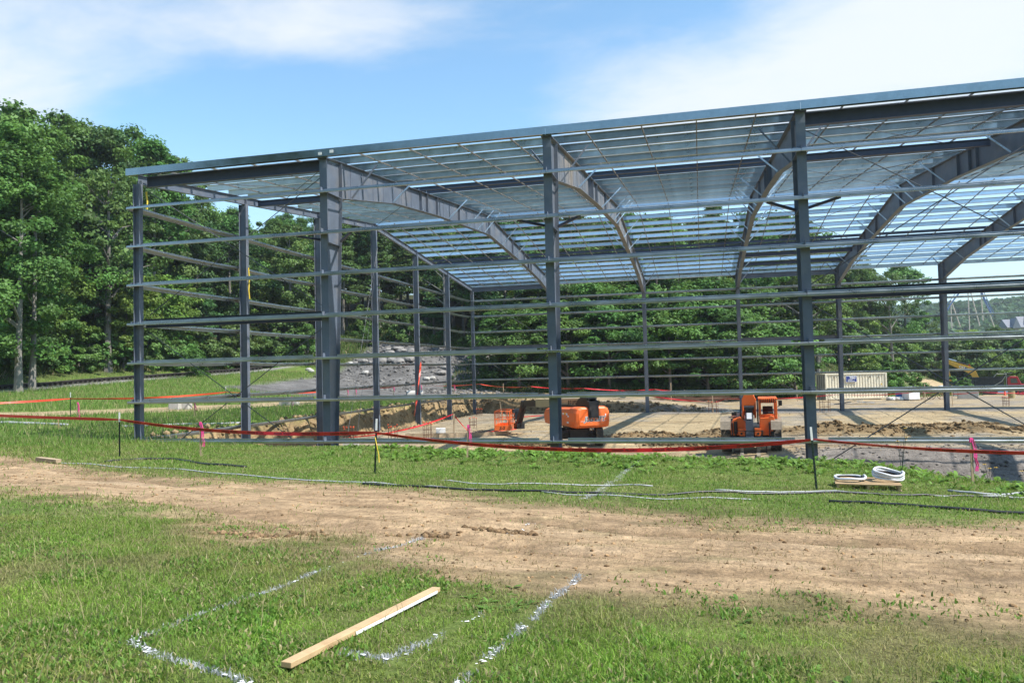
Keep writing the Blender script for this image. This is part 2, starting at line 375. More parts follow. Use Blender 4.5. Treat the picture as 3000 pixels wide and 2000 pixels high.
M['tape'] = mat('red_plastic_tape', (.62, .012, .02), .38, 0, nz=.12, nscale=5, spec=.6)
M['tape_dark'] = mat('dark_tape_print', (.10, .006, .01), .5)
M['orange_tape'] = mat('orange_red_tape', (.66, .07, .03), .45, 0, nz=.1)
M['pink'] = mat('pink_survey_ribbon', (.85, .07, .30), .5, 0, nz=.08)
M['wood'] = mat('new_softwood', (.50, .345, .185), .7, 0, nz=.16, nscale=5, dust=(.33, .20, .09), dscale=4, damt=.6)
M['wood_old'] = mat('weathered_softwood', (.40, .30, .19), .75, 0, nz=.2, nscale=6)
M['lime_paint'] = mat('white_marking_paint', (.80, .81, .82), .8, 0, nz=.06, nscale=20)
M['post_green'] = mat('dark_green_post_paint', (.012, .03, .022), .5, 0, nz=.2)
M['rust'] = mat('rusty_rebar', (.13, .062, .035), .85, 0, nz=.35, nscale=18)
M['cap_orange'] = mat('orange_rebar_cap', (.85, .13, .05), .5)
M['block'] = mat('pale_concrete', (.46, .44, .40), .85, 0, nz=.12, nscale=4, bump=.2, bscale=20)
M['rock'] = mat('grey_shale_rock', (.20, .19, .18), .85, 0, nz=.35, nscale=2.2, bump=.5, bscale=6, dust=(.32, .29, .24), dscale=1, damt=.5)
M['rockp'] = mat('pale_rock', (.42, .40, .36), .85, 0, nz=.25, nscale=4, bump=.4, bscale=8)
M['steel_rail'] = mat('rail_steel', (.06, .052, .045), .5, .5, nz=.2)
M['sleeper'] = mat('dark_sleeper', (.03, .026, .022), .85, 0, nz=.3)
M['cat_yellow'] = mat('yellow_machine_paint', (.66, .36, .035), .42, 0, nz=.08, dust=(.4, .28, .12), damt=.3)
M['red_cab'] = mat('red_truck_paint', (.42, .02, .03), .3, 0, nz=.06)
M['truck_bed'] = mat('black_dump_body', (.02, .021, .025), .6, 0, nz=.25, dust=(.16, .14, .11), dscale=1.5, damt=.4)
M['glass'] = mat('dark_glass', (.05, .07, .07), .08, 0, spec=.8)
M['blue_barrel'] = mat('blue_plastic', (.02, .09, .32), .45, 0, nz=.1)
M['barrel'] = mat('rusty_yellow_drum', (.36, .28, .12), .6, 0, nz=.25, nscale=4)
M['roof_grey'] = mat('grey_slate_roof', (.16, .17, .20), .6, 0, nz=.12, nscale=1.5)
M['wall_tan'] = mat('tan_rendered_wall', (.40, .33, .29), .8, 0, nz=.1)
M['coaster_blue'] = mat('blue_track_paint', (.07, .13, .29), .5, 0, nz=.08)
M['coaster_tan'] = mat('tan_support_paint', (.55, .43, .36), .5, 0, nz=.06)
M['yellow'] = mat('yellow_webbing', (.75, .55, .05), .6)

def attr_mat(name, rough=.8, trans=0.0, hue=0.0, val=.0, nz=0.0, nscale=6, bump=0.0, bscale=20, spec=.3):
    """base colour from the point colour; leaves let light through"""
    m = bpy.data.materials.new(name); m.use_nodes = True; nt = m.node_tree; N = nt.nodes.new; L = nt.links.new
    b = nt.nodes['Principled BSDF']; out = nt.nodes['Material Output']
    b.inputs['Roughness'].default_value = rough; b.inputs['Specular IOR Level'].default_value = spec
    a = N('ShaderNodeAttribute'); a.attribute_name = 'Col'; cur = a.outputs['Color']
    if hue or val:
        oi = N('ShaderNodeObjectInfo'); hs = N('ShaderNodeHueSaturation')
        for sock, amt, base in (('Hue', hue, .5), ('Value', val, 1.0)):
            mr = N('ShaderNodeMapRange'); mr.inputs['To Min'].default_value = base-amt; mr.inputs['To Max'].default_value = base+amt
            if sock == 'Value':
                fr = N('ShaderNodeMath'); fr.operation = 'FRACT'; mu = N('ShaderNodeMath'); mu.operation = 'MULTIPLY'; mu.inputs[1].default_value = 7.31
                L(oi.outputs['Random'], mu.inputs[0]); L(mu.outputs[0], fr.inputs[0]); L(fr.outputs[0], mr.inputs['Value'])
            else: L(oi.outputs['Random'], mr.inputs['Value'])
            L(mr.outputs[0], hs.inputs[sock])
        L(cur, hs.inputs['Color']); cur = hs.outputs['Color']
    if nz:
        tc = N('ShaderNodeTexCoord'); prev = None
        for sc, am, st in ((nscale, nz, 1), (nscale*7.3, nz*1.15, 1), (nscale*26, nz*1.0, 1), (nscale*.17, nz*.6, 1), (nscale*.9, nz*1.1, 5)):
            n = N('ShaderNodeTexNoise'); n.inputs['Scale'].default_value = sc; n.inputs['Detail'].default_value = 6; n.inputs['Roughness'].default_value = .7
            mp = N('ShaderNodeMapping'); mp.inputs['Scale'].default_value = (1, st, 1); mp.inputs['Rotation'].default_value = (0, 0, .12 if st > 1 else 0); L(tc.outputs['Object'], mp.inputs[0]); L(mp.outputs[0], n.inputs['Vector'])
            mr = N('ShaderNodeMapRange'); mr.inputs['From Min'].default_value = .28; mr.inputs['From Max'].default_value = .72; mr.inputs['To Min'].default_value = 1-am; mr.inputs['To Max'].default_value = 1+am*.75
            L(n.outputs[0], mr.inputs['Value'])
            mx = N('ShaderNodeMix'); mx.data_type = 'RGBA'; mx.blend_type = 'MULTIPLY'; mx.inputs['Factor'].default_value = 1
            L(cur, mx.inputs['A']); L(mr.outputs[0], mx.inputs['B']); cur = mx.outputs['Result']
        if bump:
            n = N('ShaderNodeTexNoise'); n.inputs['Scale'].default_value = bscale; n.inputs['Detail'].default_value = 8; n.inputs['Roughness'].default_value = .7; L(tc.outputs['Object'], n.inputs['Vector'])
            bp = N('ShaderNodeBump'); bp.inputs['Strength'].default_value = bump; bp.inputs['Distance'].default_value = .12; L(n.outputs[0], bp.inputs['Height']); L(bp.outputs[0], b.inputs['Normal'])
    L(cur, b.inputs['Base Color'])
    if trans:
        t = N('ShaderNodeBsdfTranslucent'); hs = N('ShaderNodeHueSaturation'); hs.inputs['Value'].default_value = 1.25; hs.inputs['Hue'].default_value = .485; L(cur, hs.inputs['Color']); L(hs.outputs[0], t.inputs['Color'])
        mx = N('ShaderNodeMixShader'); mx.inputs[0].default_value = trans; L(b.outputs[0], mx.inputs[1]); L(t.outputs[0], mx.inputs[2]); L(mx.outputs[0], out.inputs[0])
    return m
M['ground'] = attr_mat('ground_soil', .92, nz=.30, nscale=1.3, bump=.8, bscale=5.0, spec=.12)
M['leaf'] = attr_mat('tree_leaves', .55, trans=.30, hue=.014, val=.16, spec=.3)
M['blade'] = attr_mat('grass_blades', .6, trans=.38, spec=.3)
M['bark'] = mat('grey_bark', (.16, .145, .125), .9, 0, nz=.35, nscale=3, bump=.6, bscale=12)
M['bark_pale'] = mat('pale_bark', (.22, .205, .18), .9, 0, nz=.25, nscale=3, bump=.5, bscale=12)
# ------------------------------------------------------------------ the ground
rng = np.random.default_rng(11)
PATH = [(-30, 6), (-8, -2.2), (0, -6.1), (6.9, -9.6), (10.7, -10.6), (13.3, -10.45), (15.05, -10.7), (17.66, -11.6), (19.7, -12.3), (22, -12.2), (24.2, -11.4), (27, -10.6), (34, -8), (40, -8),
        (40, -17), (27, -17.8), (22.5, -17.1), (21.4, -16.7), (20.1, -16.4), (18.5, -16.5), (16.4, -15.95), (15.1, -15.8), (14.2, -15.75), (13.2, -14.8), (11, -13.4), (7, -12.5), (0, -11), (-12, -8), (-34, 0)]
def poly_sd(x, y, poly):
    x = np.asarray(x, float); y = np.asarray(y, float); d = np.full(x.shape, 1e9); ins = np.zeros(x.shape, bool)
    for (ax, ay), (bx, by) in zip(poly, poly[1:]+poly[:1]):
        t = np.clip(((x-ax)*(bx-ax)+(y-ay)*(by-ay))/((bx-ax)**2+(by-ay)**2), 0, 1)
        d = np.minimum(d, np.hypot(x-ax-t*(bx-ax), y-ay-t*(by-ay)))
        c = ((ay > y) != (by > y)); xx = (bx-ax)*(y-ay)/np.where(by == ay, 1e-9, by-ay)+ax; ins ^= c & (x < xx)
    return np.where(ins, d, -d)
def line_d(x, y, pts):
    x = np.asarray(x, float); y = np.asarray(y, float); d = np.full(x.shape, 1e9)
    for (ax, ay), (bx, by) in zip(pts, pts[1:]):
        t = np.clip(((x-ax)*(bx-ax)+(y-ay)*(by-ay))/((bx-ax)**2+(by-ay)**2), 0, 1)
        d = np.minimum(d, np.hypot(x-ax-t*(bx-ax), y-ay-t*(by-ay)))
    return d
ROAD = [(-34, -4), (-22, 4), (-15.5, 8.8), (-11, 15), (-8.6, 22), (-7, 29), (-6, 36), (-5, 42), (0, 46.3), (12, 46.5), (24, 49), (38, 55), (48, 64), (58, 84), (64, 110)]
ROAD2 = [(57.5, 96), (57.5, 106), (55.5, 111.5), (53.5, 114), (50.5, 114), (47, 109.5), (43, 101.5)]
CUT = [(42.6, 106.8), (46.3, 103.6)]
RAIL = [(-31.0, -20), (-31.3, 10), (-31.6, 24), (-31.2, 36), (-29.6, 48), (-28.2, 54)]
def path_w(x, y):
    sd = poly_sd(x, y, PATH)
    return ss(-1.0, .75, sd+1.7*fbm(x*.5, y*.9, 70)+1.3*fbm(x*1.7, y*2.6, 71)+.8*fbm(x*5, y*7, 69))
def road_w(x, y):
    w = np.interp(y, [-5, 20, 36, 46, 60], [1.5, 1.4, 2.0, 3.2, 3.0])
    return ss(-.5, .4, w-line_d(x, y, ROAD)+1.3*fbm(x*.5, y*.5, 72))
def gravel_w(x, y):
    d = np.minimum(np.minimum(y-(31.5+2.5*fbm(x*.2, y*.2, 73)), 65-y), np.minimum(x+19, 4.5-x))
    return ss(-.8, 1.2, d+2.2*fbm(x*.3, y*.3, 74))*(1-.75*ss(-2.5, 1, x)*ss(48, 50, y))
def rail_w(x, y): return ss(-.3, .5, 1.7-line_d(x-1.5, y, RAIL)+.4*fbm(x, y, 75))
def hillw(x, y): return np.clip(ss(-31.5, -34.5, x)+ss(0, 4, y-hill_foot(x)), 0, 1)
def rear_w(x, y): return ss(-.5, .8, y-43.3)*ss(-6, 0, x)*(1-ss(0, 3, y-hill_foot(x)))*(1-ss(64, 72, y))
def grass_w(x, y):
    """1 = closed lawn, 0 = bare"""
    g = 1-np.clip(path_w(x, y)+road_w(x, y)+rail_w(x, y), 0, 1)
    # worn, dead band along the lower side of the path and around the marking lines
    worn = ss(-1.35-.8*ss(16.6, 18, x)*ss(21.5, 20, x), 0, poly_sd(x, y, PATH)+1.6*fbm(x*.8, y*.8, 76))*ss(-15, -16, y)*ss(14.0, 16.2, x)
    g = g*(1-.75*worn)*(1-.5*ss(.04, .22, fbm(x*1.1, y*1.1, 77))*ss(-13, -15, y))
    strip = ss(-1.9, -.3, poly_sd(x, y, PATH)+1.2*fbm(x*.8, y*.8, 79))*ss(-13.5, -12, y)
    g = g*(1-.4*strip)
    ins = ss(-.1, .25, pit_dist(x, y)+.5*fbm(x*1.5, y*1.5, 78))*(1-ss(50, 56, x))
    return g*(1-ins)*(1-gravel_w(x, y))*(1-rear_w(x, y))
def C3(*c): return np.array(c, float)
def ground_cols(x, y):
    n1 = fbm(x*.7, y*.7, 80); n2 = fbm(x*2.7, y*2.7, 81); n3 = fbm(x*.15, y*.15, 82)
    def lay(base, c, w): return base*(1-w[:, None])+c*w[:, None]
    c = np.tile(C3(.14, .205, .044), (len(x), 1))*(1+.35*n1[:, None]+.35*n2[:, None])
    dry = ss(-.05, .3, n1+.6*n3); c = lay(c, C3(.19, .16, .075), dry*.45)
    g = grass_w(x, y); near = ss(2, -6, y)
    c = lay(c, C3(.20, .145, .08), (1-g)*near*.9)
    pc = C3(.47, .325, .19)*(1+.30*n1+.22*n2)[:, None]
    pw = path_w(x, y); c = lay(c, pc, pw)
    c = lay(c, C3(.27, .18, .10), pw*ss(.06, .26, n2)*.55); c = lay(c, C3(.25, .165, .09), pw*ss(.05, .25, fbm(x*.35, y*3.2, 86))*.6); c = lay(c, C3(.56, .41, .26), pw*ss(.08, .3, fbm(x*.45, y*2.2, 88))*.6); c = lay(c, C3(.17, .16, .07), pw*ss(.12, .3, fbm(x*1.3, y*2.2, 87))*.5)
    for rp_ in RUTS: c = lay(c, C3(.30, .20, .115)*(1+.7*fbm(x*6, y*2, 89))[:, None], pw*ss(.36, .05, seg_d(x, y, rp_)+.25*fbm(x*.6, y*.6, 33))*ss(-.2, .1, fbm(x*.35, y*.8, 34))*.7)
    c = lay(c, C3(.44, .33, .20)*(1+.3*n1)[:, None], road_w(x, y)*.95)
    c = lay(c, C3(.30, .29, .27)*(1+.4*n2)[:, None], rail_w(x, y))
    c = lay(c, C3(.165, .158, .15)*(1+.8*n1+.8*n2)[:, None], gravel_w(x, y))
    rw = rear_w(x, y); c = lay(c, C3(.40, .31, .19)*(1+.4*n1)[:, None], rw)
    c = lay(c, C3(.22, .21, .20), rw*ss(.0, .12, n1+.3*n3)*.6)
    hw = hillw(x, y); c = lay(c, C3(.06, .065, .028)*(1+.5*n1)[:, None], hw*(1-gravel_w(x, y)))
    # bright grass bank under the first trees and bare cuts on the right-hand hillside
    c = lay(c, C3(.11, .17, .04), ss(0, 2, y-hill_foot(x))*(1-ss(3, 6, y-hill_foot(x)))*ss(-4, 0, x)*.9)
    r2 = ss(3.4, 2.0, line_d(x, y, ROAD2)+1.2*fbm(x*.4, y*.4, 85))
    c = lay(c, C3(.12, .17, .05), ss(36, 42, x)*ss(60, 75, y)*(1-road_w(x, y))*.95)
    c = lay(c, C3(.46, .35, .21)*(1+.4*n1)[:, None], r2); c = lay(c, C3(.40, .31, .20)*(1+.6*n2)[:, None], ss(4.5, 2, line_d(x, y, CUT)+2*n1))
    d = pit_dist(x, y)+.25*fbm(x*1.3, y*1.3, 12); ins = ss(-.1, .2, d)*(1-ss(47, 51, x))
    fc = C3(.47, .36, .21)*(1+.22*n1+.16*n2)[:, None]
    fc = lay(fc, C3(.27, .25, .215), ss(.0, .16, n3+.45*n1)*.7); fc = lay(fc, C3(.34, .25, .14), ss(.05, .2, fbm(x*.22, y*.5, 59))*.7)
    sp = np.zeros(len(x))
    for (ax, ay, bx, by, w, hh) in SPOIL: sp = np.maximum(sp, ss(w*1.5, w*.6, line_d(x, y, [(ax, ay), (bx, by)])+1.2*fbm(x*1.2, y*1.2, 83)))
    fc = lay(fc, C3(.235, .165, .085)*(1+.6*n2)[:, None], sp*.9)
    wl = (1-ss(.75, 1.6, d)); fc = lay(fc, C3(.33, .235, .125)*(1+.8*fbm(x*2.5, y*2.5, 84)+.5*n2)[:, None], wl)
    tr = ss(22.4, 24.6, x)*(1-ss(8.5, 11, y+1.5*n1)); fc = lay(fc, C3(.225, .20, .175)*(1+.5*n1+.8*n2)[:, None], tr)
    gr = ss(38.5, 41, y+2*n1)*ss(10, 18, x); fc = lay(fc, C3(.235, .215, .195)*(1+.5*n2)[:, None], gr*.8)
    gl = ss(.9, 2.2, d)*(1-ss(3, 7, x+2*n1)); fc = lay(fc, C3(.33, .27, .19)*(1+.5*n2)[:, None], gl*.7)
    c = lay(c, fc, ins)
    return np.clip(c, .01, .9)
def lines_(a, segs):
    o = [a]
    for end, step, grow in segs:
        s = step
        while o[-1] < end-1e-6: o.append(o[-1]+s); s *= grow
    return np.array(o)
xs = np.concatenate([-lines_(40, [(1200, 2, 1.16)])[::-1][:-1], lines_(-40, [(-6, .55, 1), (40, .25, 1), (95, .8, 1), (1300, 1.2, 1.14)])])
ys = np.concatenate([-lines_(24, [(500, 2, 1.25)])[::-1][:-1], lines_(-24, [(-18, .25, 1), (-8.5, .13, 1), (48, .25, 1), (132, .85, 1), (1300, 1.2, 1.13)])])
GX_, GY_ = np.meshgrid(xs, ys); gx = GX_.ravel(); gy = GY_.ravel(); gz = height(gx, gy)
gc = ground_cols(gx, gy)
nx, ny = len(xs), len(ys)
ii, jj = np.meshgrid(np.arange(nx-1), np.arange(ny-1)); q = (jj*nx+ii).ravel()
quads = np.stack([q, q+1, q+nx+1, q+nx], 1)
cx = (gx[quads[:, 0]]+gx[quads[:, 2]])/2; cy = (gy[quads[:, 0]]+gy[quads[:, 2]])/2
pd = pit_dist(cx, cy); inpit = (pd > -.05) & (cx < 49)
zone = np.zeros(len(quads), int)                                     # 0 ground
zone[hillw(cx, cy) > .5] = 4
zone[rear_w(cx, cy) > .5] = 3
zone[gravel_w(cx, cy) > .5] = 5
zone[(road_w(cx, cy) > .5) & (zone != 4)] = 3
zone[path_w(cx, cy) > .5] = 1
zone[line_d(cx, cy, ROAD2) < 2.6] = 3
zone[rail_w(cx, cy) > .5] = 6
zone[inpit] = 2
zone[inpit & (pd < 1.0)] = 7
for zi, nm in enumerate(['ground', 'dirt_path', 'pit_floor', 'dirt_road', 'hillside', 'gravel_slope', 'railway_ballast', 'pit_wall']):
    f = quads[zone == zi]
    if not len(f): continue
    u, inv = np.unique(f, return_inverse=True)
    V = np.stack([gx[u], gy[u], gz[u]], 1)
    tag(ob(nm, npmesh(nm, V, inv.reshape(-1, 4), M['ground'], gc[u], smooth=True)), kind='structure')
# ------------------------------------------------------------------ the steel frame
FX = [0.05, 7.47, 15.27, 22.86, 30.5, 38.0, 45.6, 53.2]
LB = 41.92
EY = [0, 6.65, 13.53, 20.8, 28.0, 34.96, LB]
GZ = [1.62+1.41*k for k in range(7)]          # girt levels
SL = .0945
def rtop(y): return 11.27+SL*min(y, LB-y)      # upper face of the rafters
bld = thing('steel_building', 'unfinished grey steel frame building with bare galvanised roof purlins', 'building')
# columns of the main frames (front and rear), tapered
def main_column(i, rear=False):
    x = FX[i]; s = -1 if rear else 1
    Y = lambda y: (LB-y) if rear else y
    m = MB()
    m.box((x, Y(.008), 5.55), (.27, .016, 11.3))                           # outer flange
    inner = [(.50, -.1), (1.16, 10.07)]
    nI = MB()
    P = [(Y(y), z) for y, z in inner]
    m.prism([(P[0][0]-.008, P[0][1]), (P[0][0]+.008, P[0][1]), (P[1][0]+.008, P[1][1]), (P[1][0]-.008, P[1][1])], x-.13, x+.13)
    m.prism([(Y(.018), -.1), (Y(.49), -.1), (Y(1.15), 10.07), (Y(1.15), 11.25), (Y(.018), 11.2)], x-.006, x+.006)
    c = part('column', m, M['paint'], bld)
    st = MB(); st.box((x, Y(1.17), 10.68), (.26, .022, 1.28)); part('end_plate', st, M['paint'], c)
    for z, y1 in ((10.07, 1.155), (8.35, 1.03)):
        for sx in (-1, 1):
            p = MB(); p.box((x+sx*.069, Y(.018+(y1-.03)/2), z), (.122, y1-.05, .016)); part('stiffener', p, M['paint'], c)
    p = MB(); p.box((x, Y(.1), 11.215), (.34, .36, .02)); part('cap_plate', p, M['paint_dark'], c)
    p = MB(); p.box((x, Y(.25), -.08), (.4, .75, .03)); part('base_plate', p, M['paint'], c)
    return c
for i in range(1, 8):
    main_column(i); main_column(i, True)
# rafters of the main frames
def bot(y):
    y = min(y, LB-y)
    return float(np.interp(y, [1.17, 6.2, 11.7, 21], [10.07, 10.93, 11.46, 12.08]))
def rafter(i):
    x = FX[i]; st = [1.18, 3, 4.6, 6.2, 9, 11.7, 15, 18, LB/2]
    st = st+[LB-y for y in st[::-1][1:]]
    m = MB()
    top = [(y, rtop(y)-.016) for y in [.03]+st[1:-1]+[LB-.03]]; b = [(y, bot(y)) for y in st]
    m.strip(top, x, .25, .016); m.strip(b, x, .25, .016)
    for k in range(len(st)-1):
        y0, y1 = st[k], st[k+1]
        m.prism([(y0, bot(y0)+.018), (y1, bot(y1)+.018), (y1, rtop(y1)-.018), (y0, rtop(y0)-.018)], x-.005, x+.005)
    r = part('rafter', m, M['paint_dusty'] if i == 2 else M['paint'], bld, 'rafter with tan dust on its web' if i == 2 else None)
    for y in (9.25, 10.1, 11.5, 15.0, LB/2-.02, LB/2+.02, LB-15, LB-11.5, LB-10.1, LB-9.25):
        h = rtop(y)-bot(y)-.04
        for sx in (-1, 1):
            p = MB(); p.box((x+sx*.064, y, bot(y)+.02+h/2), (.114, .014, h)); part('stiffener', p, M['paint'], r)
    # bare weld seams between the web plates
    for y in (2.1, 3.2, 4.1, 5.1, 7.1, 8.2, 12.6, 13.6, 16.4, 17.8):
        h = rtop(y)-bot(y)-.05; p = MB(); p.box((x+.0075, y, bot(y)+.025+h/2), (.005, .02, h)); part('weld_seam', p, M['paint_dark'], r)
    for y, dark in ((2.0, 1), (5.9, 0), (13.2, 0), (16.6, 0), (18.4, 0), (19.9, 0), (24, 0), (27.5, 0), (36, 0), (39.6, 1)):
        for sx in (-1, 1):
            p = MB(); p.bar((x+sx*.1, y, bot(y)+.05), (x+sx*1.0, y+.25, rtop(y)+.04), .055, .055)
            part('flange_brace', p, M['paint'] if dark else M['galv'], bld)
for i in range(1, 8): rafter(i)
# end wall on the left: light columns, rafter, girts with a little sag
def end_column(k):
    y = EY[k]; zt = rtop(y)-.34; m = MB(); x = FX[0]; d = .36 if 0 < k < 6 else .26
    m.box((x-d/2+.006, y, zt/2), (.012, .2, zt)); m.box((x+d/2-.006, y, zt/2), (.012, .2, zt)); m.box((x, y, zt/2), (d-.026, .008, zt))
    c = part('column', m, M['paint'], bld)
    p = MB(); p.box((x+.02, y+.08, zt-.05), (.2, .02, .9 if 0 < k < 6 else .4)); part('clip_plate', p, M['paint'], c)
    p = MB(); p.box((x, y, .02), (.42, .34, .03)); part('base_plate', p, M['paint'], c)
for k in range(7): end_column(k)
for a, b in ((.0, LB/2), (LB/2, LB)):
    m = MB(); m.ibeam((FX[0], a+.02, rtop(a)-.17), (FX[0], b-.02, rtop(b)-.17), .33, .16, tf=.012, tw=.008); part('end_rafter', m, M['paint'], bld)
GP = [(.0, -.012), (.0, -.075), (.004, -.075), (.004, 0), (.2, 0), (.2, .075), (.19, .075)]
GIRT = [(0, -.06), (.015, -.076), (.016, 0), (.2, 0), (.201, .076), (.186, .06)]
GIRT = [(.018, -.078), (.004, -.074), (0, -.066), (0, -.012), (.012, 0), (.188, 0), (.2, .012), (.2, .066), (.196, .074), (.182, .078)]
for k in range(6):
    for g in range(7):
        if g == 0 and k == 0: pass
        z = GZ[g]; m = MB(); s = .02+.015*((k*3+g) % 3)
        m.profile(GIRT, .005, (FX[0]-.38, EY[k]-.15, z), (FX[0]-.38, EY[k+1]+.15, z), (1, 0, 0), (0, 0, 1), lift=[-s*.75, -s, -s*.75])
        part('girt', m, M['galv_girt'], bld)
# front and rear girts
for i in range(0, 7):
    for g in range(7):
        z = GZ[g]+[-.02, .0, .02, .0, .0][min(i, 4)]*0
        x0 = FX[i]-.02 if i else -.28; x1 = FX[i+1]-.03
        m = MB(); z += .0
        if g < 3:                                                  # inner lip cut back beside the columns
            m.profile(GIRT[:6], .005, (x0, -.2, z), (x1, -.2, z), (0, 1, 0), (0, 0, 1))
            m.profile([(.1995, .003), (.1995, .075), (.182, .07)], .005, (x0+(.45 if i else .0), -.2, z), (x1-.45, -.2, z), (0, 1, 0), (0, 0, 1))
        else:
            m.profile(GIRT, .005, (x0, -.2, z), (x1, -.2, z), (0, 1, 0), (0, 0, 1))
        part('girt', m, M['galv_girt'], bld)
        if (i, g) != (99, 0):
            m = MB(); m.profile([(-a, b) for a, b in GIRT], .005, (FX[i]-.1, LB+.2, z), (FX[i+1]+.1, LB+.2, z), (0, 1, 0), (0, 0, 1)); part('girt', m, M['galv_girt'], bld)
# eave struts
EAVE = [(.09, -.02), (.10, 0), (0, .008), (0, .25), (.11, .26), (.11, .24)]
for i in range(7):
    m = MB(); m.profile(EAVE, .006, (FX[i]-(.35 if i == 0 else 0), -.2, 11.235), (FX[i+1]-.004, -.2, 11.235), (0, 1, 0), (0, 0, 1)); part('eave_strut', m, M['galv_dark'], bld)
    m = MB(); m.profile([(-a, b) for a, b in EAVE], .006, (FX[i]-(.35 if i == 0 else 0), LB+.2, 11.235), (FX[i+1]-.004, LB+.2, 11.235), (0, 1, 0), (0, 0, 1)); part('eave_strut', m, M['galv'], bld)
m = MB(); m.box((7.9, -.214, 11.37), (.13, .012, .1)); part('delivery_tag', m, M['white'], bld); 
m = MB(); m.box((7.47, -.214, 11.33), (.12, .012, .09)); part('delivery_tag', m, M['white'], bld)
# roof purlins: z-sections on the rafters, both slopes
PUR = [(.068, .024), (.07, .004), (.062, 0), (.008, 0), (0, .008), (0, .230), (-.008, .238), (-.062, .238), (-.07, .234), (-.066, .224)]
PK = [k*1.5 for k in range(1, 14)]+[LB/2-.4]
STRUT_Y = (9.25, 10.25)
for sd_ in (0, 1):
    sg = 1 if sd_ == 0 else -1
    A = Vector((0, 1, sg*SL)).normalized(); B = Vector((0, -sg*SL, 1)).normalized()
    for i in range(7):
        ln = FX[i+1]-FX[i]; me = MB().profile(PUR, .005, (-.3 if i == 0 else -.45, 0, 0), (ln+.3, 0, 0), A, B).mesh('purlin', M['galv'])
        for y in PK:
            if min(abs(y-s) for s in STRUT_Y) < .45: continue
            yy = y if sd_ == 0 else LB-y
            o = part('purlin', me, None, bld); o.location = (FX[i], yy, rtop(yy)+.004)
        for y in STRUT_Y:
            yy = y if sd_ == 0 else LB-y
            m = MB(); m.ibeam((FX[i]+.0, yy, rtop(yy)+.10), (FX[i+1]-.01, yy, rtop(yy)+.10), .17, .14); part('strut_beam', m, M['strut_paint'], bld)
    # straps that tie the purlins together, four lines to a bay
    for i in range(7):
        for t in (.16, .39, .61, .84):
            x = FX[i]+t*(FX[i+1]-FX[i]); ya, yb = (.05, LB/2-.3) if sd_ == 0 else (LB-.05, LB/2+.3)
            m = MB(); m.bar((x, ya, rtop(ya)+.05), (x, yb, rtop(yb)+.05), .034, .045)
            part('purlin_strap', m, M['strap'], bld)
# braced bays: portal beams, wall rods and roof rods
for i in (0, 3):
    x0, x1 = FX[i], FX[i+1]
    for rear in (0, 1):
        y = .32 if not rear else LB-.32
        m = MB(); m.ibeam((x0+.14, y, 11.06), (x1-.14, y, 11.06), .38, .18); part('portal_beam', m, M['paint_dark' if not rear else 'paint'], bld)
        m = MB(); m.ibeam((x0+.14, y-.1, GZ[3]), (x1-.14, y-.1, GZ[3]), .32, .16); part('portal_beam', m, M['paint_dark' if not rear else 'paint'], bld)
        for za, zb in ((10.75, 6.15), (5.55, .75)):
            for a, b in ((za, zb), (zb, za)):
                m = MB(); m.tube([(x0+.16, y+(.0 if a > b else .04), a), (x1-.16, y+(.0 if a > b else .04), b)], .016, 6); part('brace_rod', m, M['rod'], bld)
    for ya, yb in ((.6, 9.3), (9.3, 20.9), (LB-20.9, LB-9.3), (LB-9.3, LB-.6)):
        for a, b in ((ya, yb), (yb, ya)):
            m = MB(); m.tube([(x0+.15, a, rtop(a)-.12), (x1-.15, b, rtop(b)-.12-.02*(a > b))], .014, 6); part('brace_rod', m, M['rod'], bld)
for i in (3,):
    for y in (7.6, LB-7.6, LB-4.6):
        m = MB(); m.ibeam((FX[i]+.14, y, rtop(y)-.22), (FX[i+1]-.14, y, rtop(y)-.22), .26, .15); part('strut_beam', m, M['paint_dark'], bld)
m = MB(); m.ibeam((FX[0]+.14, 7.6, rtop(7.6)-.22), (FX[1]-.14, 7.6, rtop(7.6)-.22), .26, .15); part('strut_beam', m, M['paint_dark'], bld)
# knee braces from the columns to the second girt
for i in range(1, 6):
    for sx in (-1, 1):
        m = MB(); m.bar((FX[i]+sx*.13, 1.0, 8.52), (FX[i]+sx*1.0, -.02, GZ[5]-.06), .075, .075); part('knee_brace', m, M['paint_dark'], bld)
# temporary guy wires in the end wall
for a, b in (((.3, 20.8, 11.8), (1.2, 15.5, .3)), ((.3, 20.8, 11.8), (1.4, 13.8, .3)), ((.3, 21.0, 9.0), (1.0, 18, .3))):
    m = MB(); m.tube([a, b], .008, 5); part('guy_wire', m, M['rod'], bld)
# yellow lifting straps left on the end wall
for pts in ([(-.2, .75, 10.85), (-.2, .8, 10.5), (-.2, .78, 10.2)], [(.24, 6.7, 8.7), (.25, 6.74, 8.2), (.24, 6.7, 7.7), (.24, 6.76, 7.3)]):
    m = MB(); m.tube(pts, .035, 5); part('webbing_strap', m, M['yellow'], bld)

# girt clips and bolt heads on the front columns, bolted plates at the rafter splices
for i in range(1, 5):
    for g in range(7):
        m = MB(); m.box((FX[i]-.01, -.1, GZ[g]+.03), (.012, .18, .2)); c = part('girt_clip', m, M['paint'], bld)
    m = MB()
    for zz in (10.2, 10.45, 10.7, 10.95, 11.15):
        for sx in (-.08, .08): m.lathe([(.022, 0), (.022, .02)], 6, 'y', (FX[i]+sx, 1.19, zz))
    part('bolt_row', m, M['rod'], bld)['kind'] = 'stuff'
    for y in (9.67, LB/2): m = MB(); m.box((FX[i]+.008, y, bot(y)+.2), (.01, .5, .12)); part('splice_plate', m, M['paint'], bld)
